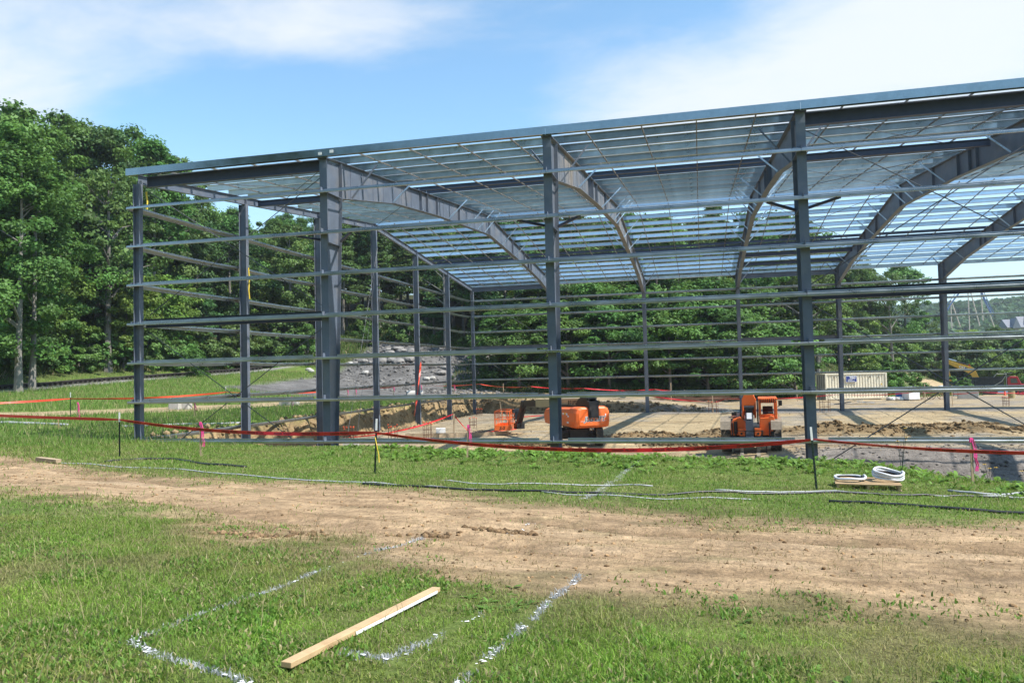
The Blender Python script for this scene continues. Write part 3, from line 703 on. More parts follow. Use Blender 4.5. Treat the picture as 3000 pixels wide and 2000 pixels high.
# ------------------------------------------------------------------ trees
def unit(v): return v/np.maximum(1e-6, np.linalg.norm(v, axis=1))[:, None]
def crown_mesh(name, seed, Hc, Rc, kind, nclump, nleaf, ls, col, colv=.3, warm=.25):
    """leaf faces gathered in clumps through a crown volume; base of the crown at z=0"""
    r = np.random.default_rng(seed); pts = []
    # clump centres
    n = nclump*3; t = r.random(n)**.85; a = r.random(n)*2*PI
    if kind == 'ovate': prof = np.interp(t, [0, .12, .35, .6, .85, 1], [.45, .85, 1, .85, .5, .12])
    elif kind == 'broad': prof = np.interp(t, [0, .2, .5, .8, 1], [.35, .85, 1, .85, .35])
    elif kind == 'layer': prof = np.interp(t, [0, .3, .7, 1], [.75, 1, .85, .3])
    elif kind == 'conic': prof = np.interp(t, [0, .1, 1], [.8, 1, .08])
    else: prof = np.interp(t, [0, .3, .7, 1], [.9, 1, .75, .2])
    lob = 1+.28*np.sin(a*3+seed)+.18*np.sin(a*5+t*9+seed*2)+.22*np.sin(t*17+a*2)
    rad = np.sqrt(.22+.78*r.random(n))*prof*Rc*lob*.86
    c = np.stack([rad*np.cos(a), rad*np.sin(a), t*Hc], 1)[:nclump]
    outd = unit(np.stack([c[:, 0], c[:, 1], (c[:, 2]-Hc*.4)*.7], 1))
    cr = (.085+.15*r.random(nclump)**1.4)*Rc*(1.3 if kind in ('ovate', 'conic') else 1.1); 
    k = r.integers(0, nclump, nleaf)
    d = unit(r.normal(size=(nleaf, 3))); rr = r.random(nleaf)**.42
    flat = {'layer': (1.3, .5), 'conic': (1.6, .3)}.get(kind, (1.15, .72))
    off = d*rr[:, None]*cr[k][:, None]*np.array([flat[0], flat[0], flat[1]])
    p = c[k]+off
    if kind in ('conic',): p[:, 2] -= .10*np.hypot(off[:, 0], off[:, 1])**1.3
    nrm = unit(unit(off)*.55+outd[k]*.45+np.array([0, 0, .55])+r.normal(size=(nleaf, 3))*.55)
    if kind == 'layer': nrm = unit(nrm*.8+np.array([0, 0, .4]))
    t1 = unit(np.cross(nrm, r.normal(size=(nleaf, 3)))); t2 = np.cross(nrm, t1)
    s = ls*(.6+.8*r.random(nleaf)); w = s*(.55+.25*r.random(nleaf))
    V = np.empty((nleaf, 4, 3)); V[:, 0] = p-t1*s[:, None]*.5; V[:, 1] = p+t2*w[:, None]*.5+nrm*s[:, None]*.08; V[:, 2] = p+t1*s[:, None]*.5-nrm*s[:, None]*.12; V[:, 3] = p-t2*w[:, None]*.5+nrm*s[:, None]*.08
    cl = np.array(col)*(1+colv*(r.random(nclump)-.5)*2)[k][:, None]*(1+.35*(r.random(nleaf)-.5))[:, None]
    wv = (r.random(nclump)*warm)[k][:, None]; cl = cl*(1+wv*np.array([.75, .28, -.15]))
    F = np.arange(nleaf*4).reshape(-1, 4)
    return npmesh(name, V.reshape(-1, 3), F, M['leaf'], np.repeat(cl, 4, 0)), c
def trunk_mesh(seed, Ht, r0, clumps=None, base=0.0, nlimb=7, lean=.04, matn='bark', fork=False):
    r = random.Random(seed); m = MB(); path = []; x = y = 0; lx, ly = r.uniform(-lean, lean), r.uniform(-lean, lean)
    n = 7
    for i in range(n):
        t = i/(n-1); path.append((x, y, t*Ht)); x += (lx+r.uniform(-.02, .02))*Ht/n; y += (ly+r.uniform(-.02, .02))*Ht/n
    m.tube(path, [r0*1.35]+[r0*(1-.8*(i/(n-1))) for i in range(1, n)], 8)
    if clumps is not None:
        cs = [c for c in clumps]; r.shuffle(cs)
        for c in cs[:nlimb]:
            z0 = max(base*.8, min(Ht*.9, base+c[2]-.35*math.hypot(c[0], c[1])-.6)); t = z0/Ht*(n-1); k = min(n-2, int(t)); f = t-k
            p0 = Vector(path[k]).lerp(Vector(path[k+1]), f); p1 = Vector((c[0]*.92, c[1]*.92, base+c[2]))
            mid = p0.lerp(p1, .5)+Vector((r.uniform(-.3, .3), r.uniform(-.3, .3), r.uniform(-.1, .5)))
            rr = r0*(1-.8*z0/Ht)*.55; m.tube([p0, mid, p1], [rr, rr*.6, rr*.2], 5, cap=False)
    return m.mesh('trunk', M[matn])
# colours are leaf reflectance
GREEN = (.074, .170, .035); LIGHT = (.094, .198, .042); DARK = (.050, .122, .034); OLIVE = (.084, .152, .038); YEL = (.122, .215, .04); BLUE = (.038, .085, .036)
PROTO = {}
def proto(key, Ht, base, Rc, kind, ncl, nl, ls, col, r0, nlimb=8, matn='bark', **kw):
    s = sum(map(ord, key)); me, cl = crown_mesh('crown', s, Ht-base, Rc, kind, ncl, nl, ls, col, **kw)
    PROTO[key] = (me, trunk_mesh(s, Ht*.93, r0, cl, base, nlimb, matn=matn), base)
proto('poplar', 21, 3.0, 4.6, 'ovate', 105, 23000, .26, LIGHT, .25, 14, 'bark_pale')
proto('poplar2', 19, 4.6, 3.9, 'ovate', 88, 16000, .28, GREEN, .22, 10, 'bark_pale')
proto('oak', 18, 5.0, 5.6, 'broad', 95, 15000, .31, GREEN, .34, 14)
proto('oak2', 16, 4.2, 5.0, 'broad', 80, 13000, .32, OLIVE, .3, 12)
proto('oak3', 17, 4.6, 4.8, 'broad', 84, 13000, .32, DARK, .3, 12)
proto('maple', 13, 2.2, 4.2, 'broad', 110, 12000, .32, YEL, .2, 9)
proto('mimosa', 8.2, 1.5, 4.4, 'layer', 80, 11000, .28, GREEN, .16, 12, colv=.35)
proto('mimosa2', 7.0, 1.2, 3.8, 'layer', 70, 10000, .28, LIGHT, .15, 12)
proto('pine', 17, 5.0, 3.1, 'conic', 110, 9500, .30, (.075, .145, .036), .24, 12)
proto('hemlock', 12, 1.0, 3.3, 'conic', 110, 11000, .28, DARK, .2, 10)
proto('bush', 3.4, .1, 2.1, 'bush', 48, 6000, .20, LIGHT, .06, 6)
proto('bush2', 2.6, .1, 1.9, 'bush', 40, 5000, .20, GREEN, .06, 6)
proto('bush3', 4.4, .2, 2.4, 'bush', 55, 6500, .23, OLIVE, .08, 6)
proto('scrub', 3.6, .1, 2.2, 'bush', 50, 6000, .21, (.16, .275, .05), .06, 6)
proto('scrub2', 3.0, .1, 2.1, 'bush', 44, 5500, .21, (.125, .235, .05), .06, 6)
proto('sparse2', 15, 5.0, 4.2, 'broad', 34, 1500, .32, OLIVE, .24, 24, 'bark_pale')
proto('sparse', 15, 5.5, 4.6, 'broad', 45, 3200, .34, OLIVE, .32, 26)
trng = random.Random(5)
def tree(name, key, x, y, label, cat='tree', group=None, s=1.0, sz=None, rz=None, sink=.15):
    me, tr, base = PROTO[key]; sz = sz or s
    t = thing(name, label, cat, (x, y, H(x, y)-sink), trng.uniform(0, 6.28) if rz is None else rz, group); t.scale = (s, s, sz)
    a = ob('trunk', tr, t); b = ob('crown', me, t); b.location = (0, 0, base); return t
def spot(u, dep): p = CAM+dep*(CF+CR*(u-1500)/FPX); return float(p[0]), float(p[1])
# the stand at the left end, each tree in its own place
tree('tall_tree', 'poplar', *spot(54, 55), 'pale-trunked tall tree with light green crown at the railway edge', s=1.0, sz=.9, rz=.4)
tree('tall_tree', 'poplar', *spot(-75, 57), 'tall leafy tree cut off by the picture edge beyond the railway', s=1.0, sz=.92, rz=2.2)
tree('tall_tree', 'poplar2', *spot(93, 57), 'slim tall tree standing close beside the pale-trunked one', s=1.0, sz=.95, rz=1.1)
tree('tall_tree', 'oak', -37.5, 30.8, 'broad tree behind the pale-trunked one with a rounded top', s=1.1, sz=1.2, rz=3.0)
tree('bare_limbed_tree', 'sparse', -33.6, 36.2, 'tree with bare grey forking limbs and a thin crown near the frame corner', s=1.1, sz=1.22, rz=.9)
tree('tall_tree', 'oak3', -40, 42, 'high dark tree whose top rises beside the left corner of the roof', s=1.15, sz=1.33, rz=.2)
tree('tall_tree', 'poplar2', -37, 46.5, 'leafy tree just outside the roof corner, lowest of the tops against the sky', s=1.2, sz=1.22, rz=.2)
for (u, dep, k, sz, lab) in ((300, 80, 'oak2', 1.42, 'olive tree filling the gap beside the bare-limbed one, top against sky'), (372, 85, 'oak', 1.3, 'rounded green tree top just above the roof corner at its outer side'), (445, 90, 'oak3', 1.34, 'dark tree top peeping over the thin end of the roof edge'), (215, 77, 'oak', 1.27, 'broad leafy tree between the pale trunk and the bare-limbed one'), (525, 92, 'oak2', 1.42, 'olive tree top showing just under the roof edge by the first bay')):
    x, y = spot(u, dep); tree('tall_tree', k, x, y, lab, s=1.05, sz=sz, rz=u*.01)
WL = {'oak': ('broadleaf_tree', 'leafy mid-green tree of the wood beyond the railway'), 'oak2': ('broadleaf_tree', 'olive-green leafy tree of the wood beyond the railway'), 'oak3': ('broadleaf_tree', 'dark green leafy tree of the wood beyond the railway'),
      'poplar2': ('broadleaf_tree', 'slender upright tree of the wood beyond the railway'), 'poplar': ('broadleaf_tree', 'tall light green tree of the wood beyond the railway'), 'maple': ('broadleaf_tree', 'small yellow-green tree under the wood beyond the railway'),
      'pine': ('pine_tree', 'thin dark pine of the wood beyond the railway'), 'hemlock': ('hemlock_tree', 'dark layered evergreen of the wood beyond the railway')}
NL = {k: (n, l.replace('beyond the railway', 'on the hill behind the frame')) for k, (n, l) in WL.items()}
taken = [spot(54, 55), spot(93, 57), (-37.5, 30.8), (-33.6, 36.2), (-40, 42), (-37, 46.5)]
def free(x, y, d): return all((x-a)**2+(y-b)**2 > d*d for a, b in taken)
def pix(p):
    d = np.array(p)-CAM; z = d@CF; return 1500+FPX*(d@CR)/z, 1000-FPX*(d@CU)/z, z
def wood(x0, x1, y0, y1, step, cond, keys, table, group, smin, smax):
    y = y0; row = 0
    while y < y1:
        x = x0+(row % 2)*step/2
        while x < x1:
            px, py = x+trng.uniform(-.36, .36)*step, y+trng.uniform(-.36, .36)*step; x += step
            if not cond(px, py) or not free(px, py, step*.55): continue
            u, v, z = pix((px, py, H(px, py)+8))
            if z < 5 or u < -420 or u > 3300: continue
            k = trng.choice(keys); s = trng.uniform(smin, smax); taken.append((px, py)); n, l = table[k]
            tree(n, k, px, py, l, 'tree', group, s, s*trng.uniform(.9, 1.12))
        y += step*.86; row += 1
# edge of the western wood, then the slope behind it
wood(-39, -33.4, 8, 62, 3.3, lambda x, y: True, ['maple', 'hemlock', 'oak3', 'hemlock', 'oak2', 'maple'], WL, 'trees of the wood beyond the railway', .62, .95)
wood(-56, -39.5, 6, 64, 5.4, lambda x, y: True, ['oak', 'oak2', 'oak3', 'poplar2', 'oak', 'pine'], WL, 'trees of the wood beyond the railway', .72, .92)
wood(-64, -22, 63, 110, 5.2, lambda x, y: y > hill_foot(x)+2 and ((x+13)/10.5)**2+((y-57)/8.5)**2 > 1.25, ['oak', 'oak2', 'oak3', 'poplar2', 'oak', 'pine', 'maple', 'pine'], WL, 'trees of the wood beyond the railway', .74, .98)
# northern hill: front trees and taller ones behind
mim = [(1.5, 53.2, 'mimosa', 1.0), (6.2, 55.4, 'mimosa2', 1.05), (4.2, 57.5, 'mimosa2', 1.25), (10.4, 56.2, 'mimosa', 1.05), (13.8, 58.6, 'mimosa2', 1.15), (16.6, 57.2, 'mimosa', 1.1), (20.4, 59.0, 'mimosa2', 1.1), (23.6, 59.8, 'mimosa', 1.12), (26.5, 62.4, 'mimosa2', 1.05), (9, 60.4, 'mimosa', 1.3), (19, 62.8, 'mimosa', 1.35), (29.5, 64, 'mimosa2', 1.1), (13, 63.4, 'mimosa2', 1.4), (-1.6, 56.8, 'mimosa2', .95), (25.0, 66, 'mimosa', 1.35)]
for x, y, k, s in mim:
    taken.append((x, y)); tree('feathery_tree', k, x, y, 'low feathery-leaved tree with flat spreading sprays along the rear edge', 'tree', 'feathery trees behind the rear wall', s)
wood(-26, 31, 58, 112, 5.6, lambda x, y: y > hill_foot(x)+5.5+max(0, -4-x)*.45 and ((x+13)/9.5)**2+((y-58)/8.5)**2 > 1.3, ['oak', 'oak2', 'oak3', 'poplar2', 'oak', 'pine', 'maple', 'hemlock', 'pine'], NL, 'trees on the hill behind the frame', .78, 1.02)
wood(31, 54, 74, 142, 5.2, lambda x, y: y > hill_foot(x)+3 and (pix((x, y, 0))[0] < 2430 or (pix((x, y, 0))[2] > 126 and pix((x, y, 0))[0] < 2690)) and line_d(np.array([x]), np.array([y]), ROAD2)[0] > 5 and line_d(np.array([x]), np.array([y]), CUT)[0] > 5, ['oak', 'oak2', 'poplar2', 'maple', 'pine'], NL, 'trees on the hill behind the frame', .85, 1.08)
tree('bare_limbed_tree', 'sparse', 32.0, 72.0, 'grey tree with bare forking limbs seen beside the third front column', s=1.0, rz=.6)
for (u, dep, z_, lab) in ((1722, 92, .95, 'thin pale-limbed tree rising behind the boom lift on the hill'), (1995, 90, .9, 'bare pale trunk standing on the hill left of the telehandler'), (2072, 94, 1.0, 'forked pale trunk on the hill just left of the fourth rear column'), (1305, 92, .95, 'half-dead pale tree beside the fifth end-wall column')):
    x, y = spot(u, dep); t = tree('bare_limbed_tree', 'sparse2', x, y, lab, s=.8, sz=z_, rz=u*.1)
tree('tall_tree', 'sparse', *spot(2612, 124), 'straight tall pole tree with forked top above the dirt road', s=.9, sz=1.05, rz=2.6)
tree('tall_tree', 'oak', *spot(2652, 136), 'broad dark tree whose crown meets the open sky on the right', s=1.0, sz=1.0, rz=2.0)
tree('tall_tree', 'oak2', *spot(2708, 141), 'smaller leafy tree at the end of the wood before the open sky', s=.66, sz=.62, rz=2.0)
# shrubs: edge of the woods, bright scrub slope on the right
def shrub(x, y, k, lab, group, s): tree('shrub', k, x, y, lab, 'shrub', group, s, s*trng.uniform(.85, 1.2), sink=.1)
for i in range(46):
    y = 8+i*1.2+trng.uniform(-.5, .5); x = float(np.interp(y, [-20, 10, 24, 36, 48, 58, 68], [-31, -31.3, -31.6, -31.2, -29.6, -26.5, -21]))-3.0-trng.uniform(0, 1.2)
    shrub(x, y, trng.choice(['bush', 'bush2', 'bush3']), 'low green shrub in the scrub between railway and wood', 'shrubs along the railway', trng.uniform(.7, 1.35))
for i in range(13):
    x = -2+i*2.6+trng.uniform(-.5, .5); y = float(hill_foot(x))+trng.uniform(1.5, 3.6)
    shrub(x, y, trng.choice(['bush', 'bush2', 'bush3']), 'dark shrub under the feathery trees behind the rear wall', 'shrubs along the rear edge', trng.uniform(.4, .7))
for i in range(26):
    x = -30+i*1.25+trng.uniform(-.6, .6); y = float(hill_foot(x))+trng.uniform(9, 15) if -24 < x < -2 else float(hill_foot(x))+trng.uniform(1, 6)
    if ((x+12)/9.5)**2+((y-56)/6.5)**2 < 1.1: continue
    shrub(x, y, trng.choice(['bush', 'bush2', 'bush3']), 'green shrub at the wood edge above the rubble slope', 'shrubs above the rubble slope', trng.uniform(.5, 1.0))
nsc = 0
for i in range(900):
    x, y = trng.uniform(40, 98), trng.uniform(86, 150)
    if y < hill_foot(x)-10 or not free(x, y, 2.2): continue
    u, v, z = pix((x, y, H(x, y)+2))
    if u < 2380 or u > 3250: continue
    if line_d(np.array([x]), np.array([y]), ROAD)[0] < 3.2 or line_d(np.array([x]), np.array([y]), ROAD2)[0] < 4.2 or line_d(np.array([x]), np.array([y]), CUT)[0] < 4: continue
    if 2590 < u < 2800 and z < 128: continue
    if math.hypot(x-58, y-106) < 8 or math.hypot(x-58.5, y-94) < 9 or (abs(x-54-(y-90)*.0) < 7 and 84 < y < 104): continue
    taken.append((x, y)); shrub(x, y, trng.choice(['scrub', 'bush3', 'scrub', 'scrub2', 'bush']), 'bright green shrub on the scrub slope at the right', 'shrubs of the scrub slope', trng.uniform(1.0, 1.75)); nsc += 1
    if nsc >= 190: break
for x, y, s in ((38.6, 63.0, 1.0), (40.2, 64.6, 1.15), (42.0, 66.2, .9), (39.8, 67.5, 1.2), (50.5, 84, .85), (52.4, 86, .8)):
    shrub(x, y, 'bush', 'rounded tuft of tall green weeds beside the cream container' if y < 70 else 'tuft of tall green weeds beside the dump truck', 'weed tufts by the container' if y < 70 else 'weed tufts by the truck', s*.8)
shrub(-27.4, 40.5, 'bush2', 'dark rounded shrub standing alone on the grass by the railway', None, .95)
# a wood on the far ridge, too distant to count
def far_wood():
    r = np.random.default_rng(3); n = 2600; V = []; C = []
    th = r.uniform(math.atan2(.42, 1)-.15, math.atan2(.80, 1)+.25, n); dist = r.uniform(430, 820, n)
    d = CF[None, :2]*0
    ang = math.atan2(CF[1], CF[0])-th+.0
    x = CAM[0]+dist*np.cos(ang); y = CAM[1]+dist*np.sin(ang); z = height(x, y)
    P = []
    for k in range(26):
        R_ = r.uniform(3.2, 5.5, n); dv = unit(r.normal(size=(n, 3))); dv[:, 2] = np.abs(dv[:, 2])*1.0
        c = np.stack([x, y, z+5], 1)+dv*R_[:, None]*np.array([1, 1, 1.1])
        nm = unit(dv+r.normal(size=(n, 3))*.4); a = unit(np.cross(nm, r.normal(size=(n, 3)))); b = np.cross(nm, a); s = r.uniform(1.6, 3.2, n)[:, None]
        P.append(np.stack([c-a*s, c+b*s*.8, c+a*s, c-b*s*.8], 1)); C.append(np.array([.05, .10, .03])[None]*(1+.5*(r.random(n)-.5))[:, None])
    V = np.concatenate(P).reshape(-1, 3); C = np.repeat(np.concatenate(C), 4, 0)
    tag(ob('distant_wood', npmesh('distant_wood', V, np.arange(len(V)).reshape(-1, 4), M['leaf'], C)), 'green wood covering the far ridge under the pale sky', 'wood', kind='stuff')
far_wood()
def near_wood():
    # the wood on the other side of the field, behind the viewpoint: it shows as the dark green in the galvanised sheets
    r = np.random.default_rng(8); n = 520; a = math.atan2(-CF[1], -CF[0])+r.uniform(-1.75, 1.75, n); d = r.uniform(52, 61, n)
    x = CAM[0]+d*np.cos(a); y = CAM[1]+d*np.sin(a); ht = r.uniform(25, 28, n); P = []; C = []
    ok = y < -50+.0*x; x, y, ht = x[ok], y[ok], ht[ok]; n = len(x)
    for k in range(70):
        t = r.random(n); dv = unit(r.normal(size=(n, 3))); rad = np.interp(t, [0, .3, .8, 1], [2.6, 3.6, 2.6, .6])
        c = np.stack([x, y, height(x, y)+1+t*(ht-1)], 1)+dv*rad[:, None]*np.array([1, 1, .3]); nm = unit(dv+r.normal(size=(n, 3))*.5); e = unit(np.cross(nm, r.normal(size=(n, 3)))); b = np.cross(nm, e); s = r.uniform(.7, 1.4, n)[:, None]
        P.append(np.stack([c-e*s, c+b*s*.8, c+e*s, c-b*s*.8], 1)); C.append(np.array([.06, .125, .03])[None]*(1+.6*(r.random(n)-.5))[:, None])
    V = np.concatenate(P).reshape(-1, 3)
    tag(ob('wood', npmesh('wood', V, np.arange(len(V)).reshape(-1, 4), M['leaf'], np.repeat(np.concatenate(C), 4, 0))), 'leafy wood on the far side of the lawn', 'wood', kind='stuff')
near_wood()

# ---- each tree and shrub says where it is found: between which columns, and how far back
GAPS = [(-900, 'the picture edge'), (392, 'the corner column'), (712, 'the first end-wall column'), (950, 'the second front column'), (1095, 'the third end-wall column'), (1217, 'the fourth end-wall column'), (1312, 'the fifth end-wall column'),
        (1383, 'the back corner column'), (1620, 'the third front column'), (1900, 'the third rear column'), (2175, 'the fourth rear column'), (2365, 'the fourth front column'), (2462, 'the fifth rear column'), (2750, 'the sixth rear column'), (3900, 'the open sky side')]
KIND = {'oak': 'mid-green broad tree', 'oak2': 'olive-green broad tree', 'oak3': 'dark green broad tree', 'poplar': 'tall light green tree', 'poplar2': 'slender upright tree', 'maple': 'small yellow-green tree', 'pine': 'thin dark pine', 'hemlock': 'dark layered evergreen',
        'mimosa': 'wide feathery tree', 'mimosa2': 'yellowish feathery tree', 'bush': 'light green shrub', 'bush2': 'mid-green shrub', 'bush3': 'olive taller shrub'}
ORD = ['nearest', 'second', 'third', 'fourth', 'fifth', 'sixth', 'seventh', 'eighth', 'ninth', 'tenth', 'eleventh', 'twelfth', 'thirteenth', 'fourteenth']
def relabel():
    cell = {}
    for o in list(COL.objects):
        if o.get('group') in ('trees of the wood beyond the railway', 'trees on the hill behind the frame', 'feathery trees behind the rear wall', 'shrubs along the railway', 'shrubs along the rear edge', 'shrubs above the rubble slope'):
            u, v, z = pix(o.location); k = max(i for i, g in enumerate(GAPS) if u >= g[0] or i == 0); k = min(k, len(GAPS)-2)
            key = next(n for n, p in PROTO.items() if p[0] == next(c for c in o.children if c.name.startswith('crown')).data)
            cell.setdefault((k, KIND[key], 'shrub' in o['group']), []).append((z, o))
    for (k, kd, _), l in cell.items():
        l.sort(key=lambda t: t[0])
        for i, (z, o) in enumerate(l):
            a, b = GAPS[k][1], GAPS[k+1][1].replace('the ', '')
            if k == 0: w = 'out beyond the corner column, by the railway wood'
            else: w = 'between %s and %s' % (a, b)
            o['label'] = '%s, %s back, %s' % (kd, ORD[i], w.replace('out beyond the corner column, by the railway wood', 'beyond the corner column')) if len(l) > 1 and i < len(ORD) else '%s, sole one %s' % (kd, w)
relabel()
# ------------------------------------------------------------------ grass and weeds
grng = np.random.default_rng(21)
def wedge(n, d0, d1, m=1.08, power=1.0):
    """random ground points inside the view between two distances"""
    d = np.sqrt(grng.random(n)*(d1**2-d0**2)+d0**2) if power == 1 else d0+(d1-d0)*grng.random(n)**power
    s = (grng.random(n)*2-1)*(1500/FPX)*m*d+0
    f2 = CF[:2]/np.linalg.norm(CF[:2]); r2 = np.array([f2[1], -f2[0]])
    return CAM[0]+f2[0]*d+r2[0]*s, CAM[1]+f2[1]*d+r2[1]*s, d
def blades(name, x, y, h, w, lean, col, label=None, seg=2, kind='stuff', matn='blade', z=None, lob=None):
    n = len(x); z = height(x, y) if z is None else z; a = grng.random(n)*2*PI; b = grng.random(n)*2*PI
    L = lean*(.3+grng.random(n)); dx, dy = np.cos(a)*L*h, np.sin(a)*L*h; wx, wy = np.cos(b)*w/2, np.sin(b)*w/2
    hz = h*np.sqrt(np.clip(1-(L*.8)**2, .1, 1))
    if seg == 2:
        V = np.empty((n, 5, 3)); V[:, 0] = np.stack([x-wx, y-wy, z-.01], 1); V[:, 1] = np.stack([x+wx, y+wy, z-.01], 1)
        V[:, 2] = np.stack([x+wx*.8+dx*.35, y+wy*.8+dy*.35, z+hz*.6], 1); V[:, 3] = np.stack([x-wx*.8+dx*.35, y-wy*.8+dy*.35, z+hz*.6], 1); V[:, 4] = np.stack([x+dx, y+dy, z+hz], 1)
        F = np.concatenate([np.stack([np.arange(n)*5+i for i in t], 1) for t in ((0, 1, 2), (0, 2, 3), (3, 2, 4))]); k = 5
    else:
        V = np.empty((n, 3, 3)); V[:, 0] = np.stack([x-wx, y-wy, z-.01], 1); V[:, 1] = np.stack([x+wx, y+wy, z-.01], 1); V[:, 2] = np.stack([x+dx, y+dy, z+hz], 1)
        F = np.arange(n*3).reshape(-1, 3); k = 3
    o = ob(name, npmesh(name, V.reshape(-1, 3), F, M[matn], np.repeat(col, k, 0)))
    return tag(o, label, None, kind=kind)
def gcol(x, y, base, dry, seed=0):
    n = len(x); t = ss(-.12, .28, fbm(x*.9, y*.9, 90+seed))[:, None]*.6+.25*grng.random((n, 1)); t = np.clip(t, 0, 1)
    pale = (grng.random(n) < .14)[:, None]
    c = np.array(base)*(1-t)+np.array(dry)*t; c = np.where(pale, np.array((.38, .33, .17)), c)
    return c*(.7+.6*grng.random(n))[:, None]
def keep(x, y, d, p):
    k = grng.random(len(x)) < p; return x[k], y[k], d[k]
LINES = {'a': [(16.75, -14.6), (16.36, -15.73), (16.2, -17.27), (16.09, -18.19), (16.04, -19.25), (16.66, -19.52), (17.25, -19.72)],
         'b': [(18.62, -16.3), (18.53, -17.82), (18.46, -18.66), (18.38, -19.6)],
         'c': [(18.09, -17.87), (18.0, -18.4), (17.93, -18.82), (17.85, -19.1), (17.5, -19.12)],
         'd': [(18.15, -.6), (18.0, -4.5), (17.88, -7.62), (17.82, -10.6)],
         'e': [(17.45, -14.35), (17.5, -13.6), (18.0, -13.35), (18.5, -13.6)]}
def paint_w(x, y):
    d = np.full(len(x), 9.0)
    for k, p in LINES.items(): d = np.minimum(d, line_d(x, y, p))
    return d
# near lawn: short blades
x, y, d = wedge(330000, 2.6, 10.5)
g = grass_w(x, y); x, y, d = keep(x, y, d, np.clip(g*1.05-.05, 0.03, 1)*ss(-.35, .0, fbm(x*2.2, y*2.2, 91)+.1))
pw = paint_w(x, y); k = pw > .055+.05*fbm(x*6, y*6, 99); x, y, d = x[k], y[k], d[k]
tall = ss(.0, .25, fbm(x*.8, y*.8, 92)); left = ss(17.5, 15.2, x)
h = (.016+.032*grng.random(len(x))+.04*tall*grng.random(len(x)))*(1+.35*left)
gw = grass_w(x, y)[:, None]
col = gcol(x, y, (.158, .275, .036), (.31, .30, .09))*gw+gcol(x, y, (.23, .20, .085), (.33, .26, .13))*(1-gw)
bright = ss(.02, .2, fbm(x*.7, y*.7, 58))[:, None]*gw; col = col*(1+.35*bright*np.array([.6, 1, .2]))
blades('grass', x, y, h, .0042+.0045*grng.random(len(x)), 1.15, col, 'short green grass of the lawn in front')
# clover and small round leaves between the blades
x, y, d = wedge(120000, 2.6, 10); g = grass_w(x, y)*ss(-.05, .12, fbm(x*1.4, y*1.4, 93)); x, y, d = keep(x, y, d, g)
blades('clover', x, y, .02+.035*grng.random(len(x)), .014+.012*grng.random(len(x)), .9, gcol(x, y, (.12, .25, .036), (.19, .28, .055), 3), 'small clover leaves among the grass', seg=2)
# dead thatch lying flat among the blades
x, y, d = wedge(110000, 2.6, 13); g = grass_w(x, y); x, y, d = keep(x, y, d, np.clip(.25+.9*ss(-.08, .22, fbm(x*1.2, y*1.2, 57)), 0, 1)*ss(.02, .3, g)*(1-.35*ss(.8, 1, g)))
blades('dry_grass', x, y, .012+.03*grng.random(len(x)), .005+.005*grng.random(len(x)), 1.25, np.tile((.36, .29, .15), (len(x), 1))*(.4+.8*grng.random(len(x)))[:, None], 'dead straw-coloured thatch lying in the lawn', seg=1)
# dry bent stalks
x, y, d = wedge(2600, 2.8, 11); x, y, d = keep(x, y, d, np.clip(grass_w(x, y)+.04, 0, 1)*(.25+.75*ss(18, 15.5, x)))
blades('dry_grass', x, y, .16+.28*grng.random(len(x)), .0035+.002*grng.random(len(x)), .9, np.tile((.33, .29, .14), (len(x), 1))*(.6+.7*grng.random(len(x)))[:, None], 'thin dry grass stalks standing above the lawn')
# middle lawn up to the bank
x, y, d = wedge(260000, 10, 28); g = grass_w(x, y)*(y < 2); x, y, d = keep(x, y, d, np.clip(g, .012, 1)*ss(-.4, -.05, fbm(x*1.2, y*1.2, 94)))
lt = ss(9, 2, x); h = (.026+.04*grng.random(len(x)))*(1+1.3*lt+.9*ss(.05, .3, fbm(x*.5, y*.5, 95)))
k = paint_w(x, y) > .09; x, y, h = x[k], y[k], h[k]
blades('grass', x, y, h, .009+.008*grng.random(len(x)), .95, gcol(x, y, (.145, .265, .036), (.24, .26, .075), 5), 'green grass of the bank before the dig', seg=2)
# left field, long grass
x, y, d = wedge(210000, 24, 82); k = (x < 1) & (y > -4); x, y, d = x[k], y[k], d[k]; x, y, d = keep(x, y, d, grass_w(x, y)*(1-hillw(x, y)))
blades('grass', x, y, .14+.24*grng.random(len(x)), .02+.022*grng.random(len(x)), .5, gcol(x, y, (.12, .245, .036), (.20, .26, .07), 7), 'long bright grass of the field beside the railway', seg=1)
# undergrowth under the woods and on the rear bank
x = grng.uniform(-6, 34, 17000); y = hill_foot(x)+grng.random(17000)**1.3*(3+6*ss(6, -3, x))
blades('undergrowth', x, y, .2+.45*grng.random(len(x)), .05+.06*grng.random(len(x)), .6, gcol(x, y, (.08, .165, .03), (.11, .16, .04), 8), 'low green undergrowth at the foot of the rear wood', seg=1)
yy = grng.uniform(6, 66, 26000); xx = np.interp(yy, [p[1] for p in RAIL], [p[0] for p in RAIL])-2.4-grng.random(26000)**1.4*8
blades('undergrowth', xx, yy, .25+.5*grng.random(len(xx)), .06+.07*grng.random(len(xx)), .6, gcol(xx, yy, (.085, .15, .03), (.17, .17, .05), 9), 'low green undergrowth at the foot of the railway wood', seg=1)
x = grng.uniform(-34, 2, 30000); y = hill_foot(x)+grng.uniform(0, 26, 30000); k = gravel_w(x, y) < .35; x, y = x[k], y[k]
blades('undergrowth', x, y, .25+.5*grng.random(len(x)), .06+.08*grng.random(len(x)), .6, gcol(x, y, (.10, .19, .035), (.14, .17, .05), 13), 'low green undergrowth on the slope round the rubble', seg=1)
x = grng.uniform(34, 92, 40000); y = grng.uniform(60, 140, 40000); k = (y > hill_foot(x)-28) & (road_w(x, y) < .3) & (line_d(x, y, ROAD2) > 3.0) & (line_d(x, y, CUT) > 3.2) & ~((np.abs(x-58) < 9) & (y > 84) & (y < 112)); x, y = x[k], y[k]
